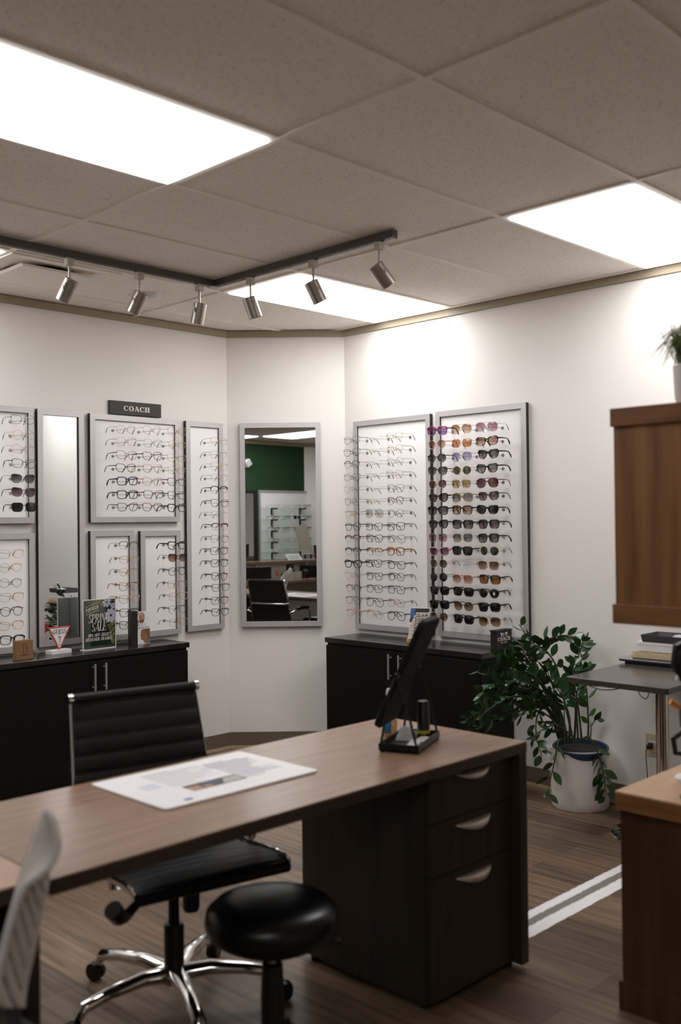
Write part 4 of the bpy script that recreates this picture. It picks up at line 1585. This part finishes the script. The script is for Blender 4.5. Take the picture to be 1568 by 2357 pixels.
# stack on the stone table
t = thing('laptop', 'closed silver laptop at the bottom of the stack on the stone table', 'laptop', (4.525, 2.288, TT), .02)
MB().prism(rrect(.100, .15, .012), .0005, .012).build('base', mat('laptop_dark', (40, 40, 43), .35, .5), t)
MB().prism(rrect(.112, .175, .012), .0125, .019).build('deck', MATS['laptop_dark'], t, bevel=.001)
MB().prism(rrect(.112, .175, .012), .0195, .0255).build('lid', mat('laptop_silver', (178, 178, 182), .3, .8), t, bevel=.001)
t = thing('spiral_notebook', 'spiral notebook with tan coils on the laptop', 'notebook', (4.525, 2.255, TT + .0265), .02)
box(-.085, .10, -.145, .145, 0, .004).build('cover', M_BLACK, t)
box(-.080, .098, -.143, .143, .004, .034).build('pages', mat('page_edges', (214, 200, 176), .7), t)
co_ = MB()
for k in range(24):
    y = -.138 + k * .012
    co_.tube([(-.084 + .014 * math.cos(a), y + .001 * a, .019 + .018 * math.sin(a)) for a in [2 * PI * u / 10 for u in range(10)]], .0017, 5, closed=True)
co_.build('coil', mat('tan_coil', (206, 180, 128), .4), t, True)
t = thing('white_box', 'white carton on the spiral notebook', 'box', (4.53, 2.245, TT + .0265 + .0385), .02)
box(-.085, .09, -.135, .135, 0, .044).build('carton', M_PAPER, t, bevel=.001)
box(-.086, .091, -.136, .136, .030, .0445).build('lid', M_PAPER, t, bevel=.001)
t = thing('desk_tray', 'dark grey plastic tray on the white carton', 'tray', (4.53, 2.235, TT + .0265 + .0385 + .045), .02)
tr = MB()
o_ = rrect(.092, .125, .01)
n = len(o_)
tr.add([(x * .93, y * .95, 0) for x, y in o_] + [(x, y, .034) for x, y in o_] + [(x * .98, y * .98, .034) for x, y in o_] + [(x * .9, y * .93, .004) for x, y in o_],
       [tuple(range(n - 1, -1, -1))] + [(k, (k + 1) % n, n + (k + 1) % n, n + k) for k in range(n)] + [(n + k, n + (k + 1) % n, 2 * n + (k + 1) % n, 2 * n + k) for k in range(n)] +
       [(2 * n + k, 2 * n + (k + 1) % n, 3 * n + (k + 1) % n, 3 * n + k) for k in range(n)] + [tuple(range(3 * n, 4 * n))])
tr.build('tray_body', M_GREY, t, True)
t = thing('computer_mouse', 'pale grey computer mouse lying in the grey tray', 'computer mouse', (4.515, 2.195, TT + .0265 + .0385 + .045 + .0045), .9)
rows = []
for i in range(13):
    u = -1 + i / 6
    rows.append([(u * .052, v * .030 * (1 - .25 * abs(u) ** 3), max(0.0, .034 * (1 - u * u * .8) ** .5 * (1 - abs(v) ** 3)) if abs(v) < 1 and abs(u) < 1 else 0.0) for v in [-1 + k / 5 for k in range(11)]])
MB().grid(rows).build('shell', mat('mouse_grey', (176, 180, 190), .35), t, True)
MB().tube([(.022, -.003, .033), (.022, .003, .033)], .006, 12).build('scroll_wheel', M_BLACK, t, True)
t = thing('water_bottle', 'clear water bottle with green label, seen in the narrow left mirror', 'bottle', (4.575, 2.02, TT + .0005))
MB().lathe([(0, 0), (.030, 0), (.032, .004), (.032, .11), (.030, .135), (.016, .165), (.013, .168), (.013, .176)], 24).build('body', clear_mat('pet_plastic', (232, 238, 238), .12), t, True)
MB().lathe([(.0323, .03), (.0327, .032), (.0327, .085), (.0323, .087)], 24).build('label', mat('label_green', (64, 160, 84), .5), t, True)
MB().lathe([(.0135, .166), (.0145, .168), (.0145, .186), (.012, .188), (0, .188)], 18).build('cap', M_WHITE, t, True)
# outlet
t = thing('wall_outlet', 'ivory wall outlet plate behind the chrome table leg', 'wall outlet', (WX, 2.405, .330), -PI / 2)
box(-.038, .038, -.006, -.0005, -.058, .058).build('plate', M_BEIGE, t, bevel=.002)
box(-.022, .018, -.0066, -.006, .012, .024).build('paper_tag', M_PAPER, t)
for z in (.046, -.046):
    MB().tube([(0, -.0055, z), (0, -.0075, z)], .004, 10).build('screw', M_STEEL, t, True)
box(-.018, .018, -.0075, -.006, -.036, .006).build('socket', M_BEIGE, t)
t = thing('plug_cable', 'black plug and cable hanging from the ivory outlet', 'cable', (WX, 2.415, .330), -PI / 2)
box(-.010, .012, -.034, -.008, -.018, .004).build('plug', M_BLACK, t, bevel=.003)
box(-.006, .016, -.026, -.010, .004, .014).build('plug_cap', mat('plug_blue', (40, 66, 110), .4), t, bevel=.002)
MB().tube(resamp([(-.004, -.03, -.012), (-.008, -.04, -.03), (-.006, -.038, -.10), (0, -.036, -.2), (.004, -.034, -.31), (.01, -.04, -.328)], 24), .0022, 6).build('cord', M_BLACK, t, True)
tag(MB().tube(resamp([(4.62, 2.80, .004), (4.61, 2.60, .004), (4.58, 2.45, .004), (4.57, 2.30, .004), (4.60, 2.15, .004)], 24), .003, 6).build('floor_cable', M_BLACK, None, True), 'black cable lying on the floor behind the white plant pot', 'cable')

# floor strips
def torn(x0, x1, y0, y1, seed, amp):
    r_ = random.Random(seed)
    up, dn = [], []
    n_ = 70
    for k in range(n_ + 1):
        x = x0 + (x1 - x0) * k / n_
        dn.append((x, y0 + r_.uniform(-amp, amp)))
        up.append((x, y1 + r_.uniform(-amp, amp)))
    return dn + up[::-1]


for k, (y0, y1, lab) in enumerate([(2.096, 2.138, 'white floor tape strip nearer the plant pot'), (2.000, 2.058, 'white floor tape strip nearer the camera')]):
    tag(MB().prism(torn(2.80, 4.05, y0, y1, k + 1, .0025), .0002, .0012).build('floor_tape', M_PAPER), lab, 'floor tape', 'white tape strips on the floor')
tag(box(2.80, 4.05, 2.050, 2.102, .00005, .0006).build('floor_strip', mat('grey_strip', (128, 122, 116), .5)), 'flat grey strip between the two white floor tapes', 'floor strip')

# ================================================================== ZZ PLANT
PC = Vector((4.487, 2.728, 0))
t = thing('zz_plant', 'large ZZ plant in a white cylinder pot beside the right cabinet', 'potted plant', PC)
MB().lathe([(0, 0), (.138, 0), (.145, .010), (.148, .04), (.149, .290), (.146, .300), (.138, .300), (.134, .290), (.134, .27)], 56).build('pot', M_CERAM, t, True)
ln_ = MB().lathe([(.110, .20), (.126, .285), (.130, .308), (.138, .312), (.142, .307), (.133, .292), (.126, .24)], 48).build('liner', M_BLUE, t, True)
ln_.rotation_euler = (.05, -.05, 0)
MB().lathe([(0, .295), (.05, .298), (.10, .295), (.127, .288)], 32).build('soil', M_SOIL, t, True)
# in-plane directions as seen facing the plant: e1 to its right, e3 away
E1, E3 = Vector((.711, -.703, 0)), Vector((.703, .711, 0))
PXM = 454.0


def stem(pts, r0, leafs, ll, seed, depth, m_leaf=None, start=.25):
    """pts: (right, up) offsets in metres from the pot base in the plant's own facing; depth = (base, tip) offset away"""
    r_ = random.Random(seed)
    n = len(pts)
    P = []
    for i, (a, z) in enumerate(pts):
        u = i / (n - 1)
        P.append(E1 * a + E3 * (depth[0] * (1 - u) + depth[1] * u + .03 * math.sin(u * 3 + seed)) + Vector((0, 0, z)))
    P = resamp(P, 30)
    o = MB().tube(P, [r0 * (1 - .65 * i / 29) for i in range(30)], 8).build('stem', M_STEM, t, True)
    lb = MB()
    leafs = int(leafs * (1.0 if seed in (1, 2, 3, 4, 8, 9, 10, 11) else 1.3))
    for k in range(leafs):
        u = start + (1 - start) * (k + .5) / leafs
        f = u * 29
        i = min(int(f), 28)
        p = P[i].lerp(P[i + 1], f - i)
        tg = (P[i + 1] - P[i]).normalized()
        side = tg.cross(Vector((.55, .6, .58))).normalized()
        if k % 2:
            side = -side
        up = side.cross(tg).normalized()
        rot = r_.uniform(-.9, .9)
        side = (side * math.cos(rot) + up * math.sin(rot)).normalized()
        d = (side * r_.uniform(.75, 1.0) + tg * r_.uniform(.45, .9)).normalized()
        l = 1.2 * ll * r_.uniform(.8, 1.15) * (1 - .25 * max(0, u - .75) * 4 * .6)
        wv = l * r_.uniform(.23, .30)
        b = d.cross(tg).normalized()
        b = (b * .45 + d.cross(b).normalized() * (.9 if r_.random() < .75 else .3)).normalized()
        nn = d.cross(b).normalized()
        vs = []
        prof = [(0, .05), (.15, .55), (.35, .95), (.55, 1.0), (.75, .75), (.9, .4), (1.0, .03)]
        for s_, wq in prof:
            c = p + d * (.006 + l * s_) + nn * (-.12 * l * s_ * s_)
            vs += [c - b * wv * wq + nn * .10 * wv * wq, c, c + b * wv * wq + nn * .10 * wv * wq]
        fs = []
        for q in range(len(prof) - 1):
            fs += [(q * 3, q * 3 + 1, q * 3 + 4, q * 3 + 3), (q * 3 + 1, q * 3 + 2, q * 3 + 5, q * 3 + 4)]
        lb.add(vs, fs)
    lb.build('leaves', m_leaf or M_GREEN_LEAF, o, True, angle=80)


def px(*q):
    """coordinates measured off the plant at 454 units per metre, relative to the pot's foot (1333, 1865)"""
    return [((x - 1333) / PXM, (1865 - y) / PXM) for x, y in q]


G = [(1318, 1712), (1311, 1664)]
stem(px((1312, 1715), (1311, 1664), (1293, 1605), (1278, 1542), (1255, 1506), (1235, 1491), (1212, 1478), (1182, 1436)), .0065, 18, .062, 1, (0, -.14), start=.3)
stem(px((1290, 1715), (1280, 1650), (1240, 1590), (1231, 1519), (1248, 1486), (1278, 1471), (1308, 1468), (1334, 1478)), .006, 17, .055, 2, (.03, -.02), start=.35)
stem(px((1325, 1715), (1327, 1640), (1314, 1598), (1331, 1536), (1344, 1496), (1354, 1483)), .006, 16, .055, 3, (.03, .06), start=.3)
stem(px((1350, 1712), (1352, 1671), (1351, 1598), (1344, 1545), (1347, 1503)), .006, 12, .056, 4, (.0, .05), M_LEAF_LIGHT, start=.2)
stem(px((1300, 1712), (1281, 1640), (1235, 1572), (1208, 1549), (1182, 1545), (1149, 1532), (1129, 1516)), .0075, 19, .062, 5, (-.02, -.20), start=.35)
stem(px((1290, 1712), (1255, 1631), (1208, 1605), (1159, 1575), (1116, 1549), (1090, 1538)), .007, 18, .062, 6, (.0, -.16), start=.35)
stem(px((1290, 1712), (1262, 1640), (1199, 1625), (1149, 1622), (1095, 1632), (1050, 1650)), .007, 20, .060, 7, (0, -.18), start=.3)
stem(px((1285, 1712), (1262, 1650), (1240, 1632), (1222, 1650), (1217, 1690), (1226, 1728)), .006, 12, .056, 8, (-.03, -.17), start=.4)
stem(px((1285, 1706), (1270, 1700), (1258, 1735), (1244, 1777), (1236, 1812)), .006, 9, .060, 9, (-.1, -.20), start=.3)
stem(px((1325, 1706), (1340, 1694), (1356, 1725), (1364, 1755), (1370, 1790), (1372, 1826)), .006, 14, .062, 10, (-.08, -.175), start=.35)
stem(px((1350, 1710), (1356, 1690), (1362, 1680), (1376, 1664)), .005, 4, .066, 11, (-.03, .0), start=.5)
stem(px((1300, 1712), (1270, 1640), (1220, 1580), (1175, 1590), (1130, 1610), (1095, 1632)), .0065, 18, .060, 12, (.02, -.10), start=.3)
stem(px((1295, 1712), (1268, 1650), (1225, 1610), (1170, 1600), (1120, 1618), (1080, 1640)), .0065, 18, .060, 13, (-.04, -.22), start=.3)
stem(px((1305, 1712), (1285, 1630), (1265, 1570), (1220, 1535), (1200, 1505), (1190, 1480)), .0065, 17, .058, 14, (.02, -.06), start=.35)
stem(px((1300, 1712), (1280, 1650), (1250, 1600), (1205, 1570), (1170, 1555), (1140, 1560)), .0065, 17, .060, 15, (-.05, -.25), start=.3)
stem(px((1335, 1712), (1328, 1650), (1322, 1600), (1318, 1560), (1322, 1530)), .006, 13, .056, 16, (-.02, .0), start=.3)
stem(px((1310, 1712), (1296, 1650), (1285, 1605), (1262, 1570), (1250, 1540)), .006, 14, .058, 17, (-.06, -.10), start=.3)
stem(px((1320, 1712), (1300, 1690), (1270, 1668), (1240, 1672), (1205, 1690)), .006, 12, .056, 18, (-.06, -.2), start=.4)
stem(px((1292, 1712), (1262, 1645), (1215, 1600), (1160, 1570), (1110, 1562), (1082, 1580)), .0065, 18, .060, 21, (-.06, -.28), start=.35)
stem(px((1292, 1712), (1258, 1640), (1210, 1590), (1165, 1530), (1150, 1505)), .0065, 17, .060, 22, (.0, -.10), start=.4)
stem(px((1290, 1712), (1260, 1655), (1205, 1628), (1140, 1640), (1085, 1658)), .0065, 17, .060, 23, (-.02, -.24), start=.35)
stem(px((1300, 1712), (1275, 1640), (1230, 1560), (1190, 1525), (1160, 1520)), .0065, 17, .060, 24, (.03, -.02), start=.4)
stem(px((1300, 1712), (1282, 1660), (1262, 1620), (1240, 1600), (1205, 1610), (1180, 1640)), .0065, 17, .060, 25, (-.05, -.20), start=.35)
stem(px((1330, 1712), (1330, 1650), (1332, 1610), (1345, 1570), (1352, 1550)), .006, 14, .056, 26, (-.02, .05), start=.35)
MB().tube([E1 * -.10 + E3 * -.10 + Vector((0, 0, .32)), E1 * -.10 + E3 * -.10 + Vector((0, 0, .58))], .003, 8).build('support_stake', mat('green_stake', (20, 92, 66), .4), t, True)

# ================================================================== BEHIND THE CAMERA (seen in the corner mirror)
RG = PI / 2          # facing +x


def rear(x, y, z):
    return (x, y, z)


t = thing('display_board', 'white shelf board with silver frame on the green wall, in the mirror', 'display board', (X0, -1.02, 1.45), PI / 2)
wd, hh = .53, .53
f = MB()
o = [(-wd, -hh), (wd, -hh), (wd, hh), (-wd, hh)]
i = [(-wd + .03, -hh + .03), (wd - .03, -hh + .03), (wd - .03, hh - .03), (-wd + .03, hh - .03)]
for k in range(4):
    k2 = (k + 1) % 4
    f.face_poly([o[k], o[k2], i[k2], i[k]], -.03, -.003)
f.build('frame', M_ALU, t)
box(-wd + .03, wd - .03, -.018, -.003, -hh + .03, hh - .03).build('panel', M_PANEL, t)
SZ = [.27, .10, -.07, -.235, -.395]
for z in SZ:
    s_ = box(-.46, .50, -.185, -.02, z - .004, z).build('glass_shelf', clear_mat('shelf_glass', (240, 246, 243), .05), t)
    for bx in (-.30, .28):
        b = MB()
        b.box(bx - .016, bx + .016, -.022, -.018, z - .11, z - .004).box(bx - .016, bx + .016, -.14, -.018, z - .026, z - .0045)
        b.build('bracket', M_BLACK, s_)
k = 0
cols_ = ['c P brown', 's p grey', 'r p silver', 'c p rose', 'c P black', 's P black dark', 's P navy', 'c P tort', 's P black', 'c P brown', 'r P black', 'c P navy',
         'r P black', 'r p silver', 's p gold', 'r p grey', 's P tort', 'r p gold', 'c p grey']
names_ = ['first', 'second', 'third', 'fourth']
for si, z in enumerate(SZ):
    for q in range(4):
        if k >= len(cols_):
            break
        sp = cols_[k]
        k += 1
        lx = -.33 + q * .22
        eyeglasses((X0 + .168, -1.02 + lx, 1.45 + z + .023), PI / 2, sp,
                   describe(sp) + ', %s glass shelf, %s one, in the mirror' % (ORD[si], names_[q]), 'glasses on the glass shelves in the mirror')
t = thing('wall_mirror', 'dark-framed mirror on the green wall at the left of the corner mirror', 'mirror', (X0, -.04, 1.268), PI / 2)
fb = MB()
for q in ((-.40, .40, -.70, -.66), (-.40, .40, .66, .70), (-.40, -.36, -.66, .66), (.36, .40, -.66, .66)):
    fb.box(q[0], q[1], -.03, -.002, q[2], q[3])
fb.build('frame', M_BLACKED, t)
box(-.36, .36, -.016, -.002, -.66, .66).build('mirror_pane', M_MIRROR, t)

# reception counter
t = thing('reception_counter', 'reception desk with a raised wooden shelf, seen in the corner mirror', 'counter', (0, 0, 0))
box(-1.28, -.93, -1.55, 1.6, .935, .968).build('raised_shelf', M_DESK, t, bevel=.001)
box(-1.02, -.30, -1.55, 1.6, .71, .74).build('worktop', M_DESK, t, bevel=.001)
box(-1.05, -1.02, -1.55, 1.6, 0, .935).build('back_panel', mat('panel_light', (206, 198, 190), .6), t)
box(-1.0, -.35, -1.55, -1.52, 0, .71).build('end_panel', M_DESKS, t)
box(-1.0, -.35, 1.57, 1.60, 0, .71).build('end_panel', M_DESKS, t)
for y in (-.42, .5, 1.3):
    MB().cyl((-.975, y, .74), (-.975, y, .935), .02, 16).build('post', M_STEEL, t, True)

t = thing('monitor', 'black computer monitor on the reception desk, left in the mirror', 'monitor', (-.72, .76, .74), -PI / 2 + .1)
MB().lathe([(0, 0), (.09, 0), (.09, .008), (0, .01)], 24).build('stand', M_BLACK, t, True)
box(-.02, .02, -.01, .01, .008, .06).build('neck', M_BLACK, t)
box(-.26, .26, -.015, .02, .012, .170).build('screen', M_BLACK, t, bevel=.003)
t = thing('desk_phone', 'beige desk phone on the reception desk beside the monitor', 'telephone', (-.62, .20, .74), -PI / 2 - .2)
ph_ = MB()
ph_.add([(-.10, -.10, 0), (.10, -.10, 0), (.10, .10, 0), (-.10, .10, 0), (-.10, -.10, .03), (.10, -.10, .03), (.10, .10, .10), (-.10, .10, .10)],
        [(0, 3, 2, 1), (4, 5, 6, 7), (0, 1, 5, 4), (1, 2, 6, 5), (2, 3, 7, 6), (3, 0, 4, 7)])
ph_.build('body', mat('phone_beige', (206, 200, 186), .5), t, bevel=.004)
MB().tube([(-.085, -.10, .055), (-.085, 0, .09), (-.085, .11, .125)], [.022, .014, .022], 10).build('handset', M_GREY, t, True)
box(-.03, .07, .02, .07, .072, .096).build('display', mat('lcd', (70, 82, 74), .3), t)
kp = MB()
for a in range(4):
    for b in range(3):
        kp.box(-.02 + b * .03, .0 + b * .03, -.085 + a * .022, -.07 + a * .022, .036 + a * .0075, .046 + a * .0077)
kp.build('keypad', M_GREY, t)
t = thing('printer', 'black printer with a yellow sticker on the reception desk', 'printer', (-.68, -.42, .74), -PI / 2 + PI)
box(-.24, .24, -.19, .19, .0, .165).build('body', M_BLACK, t, bevel=.008)
box(-.22, .22, -.17, .17, .165, .172).build('lid', mat('printer_top', (30, 30, 30), .3), t, bevel=.002)
box(-.11, -.05, -.1912, -.19, .03, .06).build('sticker', mat('sticker_yellow', (224, 178, 66), .5), t)
ct = MB()
for k in range(4):
    ct.box(-.03 + k * .045, -.005 + k * .045, -.1912, -.19, .036, .054)
ct.build('status_icons', mat('icon_blue', (140, 160, 220), .5), t)
t = thing('tape_dispenser', 'dark rounded tape dispenser beside the desk phone in the mirror', 'tape dispenser', (-.60, -.03, .74), .3)
MB().tube([(0, -.03, .06), (0, .03, .06)], .058, 24).build('roll', M_BLACK, t, True)
box(-.07, .07, -.035, .035, 0, .03).build('base', M_BLACK, t, bevel=.004)
t = thing('card_reader', 'white handheld payment terminal on the reception desk edge', 'card terminal', (-.44, -.28, .74), .5)
rd = MB()
rd.add([(-.085, -.04, 0), (.085, -.04, 0), (.085, .04, 0), (-.085, .04, 0), (-.085, -.036, .03), (.085, -.03, .05), (.085, .03, .05), (-.085, .036, .03)],
       [(0, 3, 2, 1), (4, 5, 6, 7), (0, 1, 5, 4), (1, 2, 6, 5), (2, 3, 7, 6), (3, 0, 4, 7)])
rd.build('body', M_WHITE, t, bevel=.006)
box(.0, .07, -.022, .022, .046, .0525).build('screen', M_BLACK, t)
# posted papers on the panel between worktop and shelf
for y, zc, w_, h_, m_, lab in [(.33, .84, .15, .16, M_PAPER, 'white posted notice above the desk phone in the mirror'), (.10, .80, .06, .07, mat('note_orange', (204, 150, 72), .6), 'orange note card on the panel above the desk phone'),
                               (-.14, .855, .14, .11, mat('dark_card', (34, 36, 46), .5), 'dark printed card on the panel behind the printer'), (-.62, .86, .12, .12, mat('peach_card', (196, 160, 140), .6), 'peach picture card on the panel at the mirror right edge')]:
    q = thing('notice', lab, 'notice', (-1.0195, y, zc), PI / 2)
    box(-w_ / 2, w_ / 2, -.003, -.0005, -h_ / 2, h_ / 2).build('sheet', m_, q)
    b = MB()
    for k in range(3):
        b.box(-w_ * .3, w_ * (.1 + .08 * k), -.0036, -.003, h_ * (.25 - .2 * k), h_ * (.30 - .2 * k))
    b.build('print', faint if m_ is not M_PAPER else MATS['ink_grey'], q)
# on the raised shelf
t = thing('poster_panel', 'tall pale grey panel leaning back on the reception shelf', 'panel', (-1.10, -.58, .968), PI / 2)
pp = MB().box(-.11, .11, -.004, .004, 0, .50).build('board', mat('panel_grey', (176, 168, 160), .6), t)
pp.rotation_euler = (-.10, .22, 0)
box(-.10, .06, -.03, .03, 0, .008).build('foot', M_WHITE, t)
t = thing('picture_frame', 'white slanted picture holder on the reception shelf', 'picture frame', (-1.02, -.25, .968), PI / 2)
fo = MB().box(-.13, .13, -.004, .004, 0, .11).build('frame', M_WHITE, t)
fo.rotation_euler = (-.75, 0, 0)
box(-.105, .105, -.0055, -.004, .015, .095).build('picture', mat('print_sketch', (176, 174, 172), .6), fo)
t = thing('glasses_stand', 'small white arched stand on the reception shelf', 'stand', (-1.05, -.52, .968), PI / 2)
box(-.10, .10, -.03, .03, 0, .008).build('base', M_WHITE, t)
box(-.10, .10, -.03, .03, .075, .083).build('top', M_WHITE, t)
for x in (-.06, .06):
    box(x - .004, x + .004, -.02, .02, .008, .075).build('upright', M_GREY, t)
t = thing('brown_box', 'dark brown wooden box at the end of the reception shelf', 'box', (-1.10, -.90, .968), PI / 2)
box(-.14, .14, -.09, .09, 0, .19).build('body', noise_mat('box_brown', [(52, 34, 24), (74, 48, 34)], (1, 1, 6), 6, .5), t, bevel=.002)
box(-.145, .145, -.095, .095, .17, .195).build('lid', MATS['box_brown'], t, bevel=.002)
t = thing('wall_speaker', 'small white box fixed to the green wall, at the mirror left edge', 'speaker', (X0, -.262, 2.37), PI / 2)
q = box(-.05, .05, -.08, -.001, -.05, .05).build('case', M_WHITE, t, bevel=.01)
q.rotation_euler = (0, .6, 0)
box(-.042, .042, -.083, -.08, -.042, .042).build('grille', mat('grille', (196, 196, 196), .7), q)
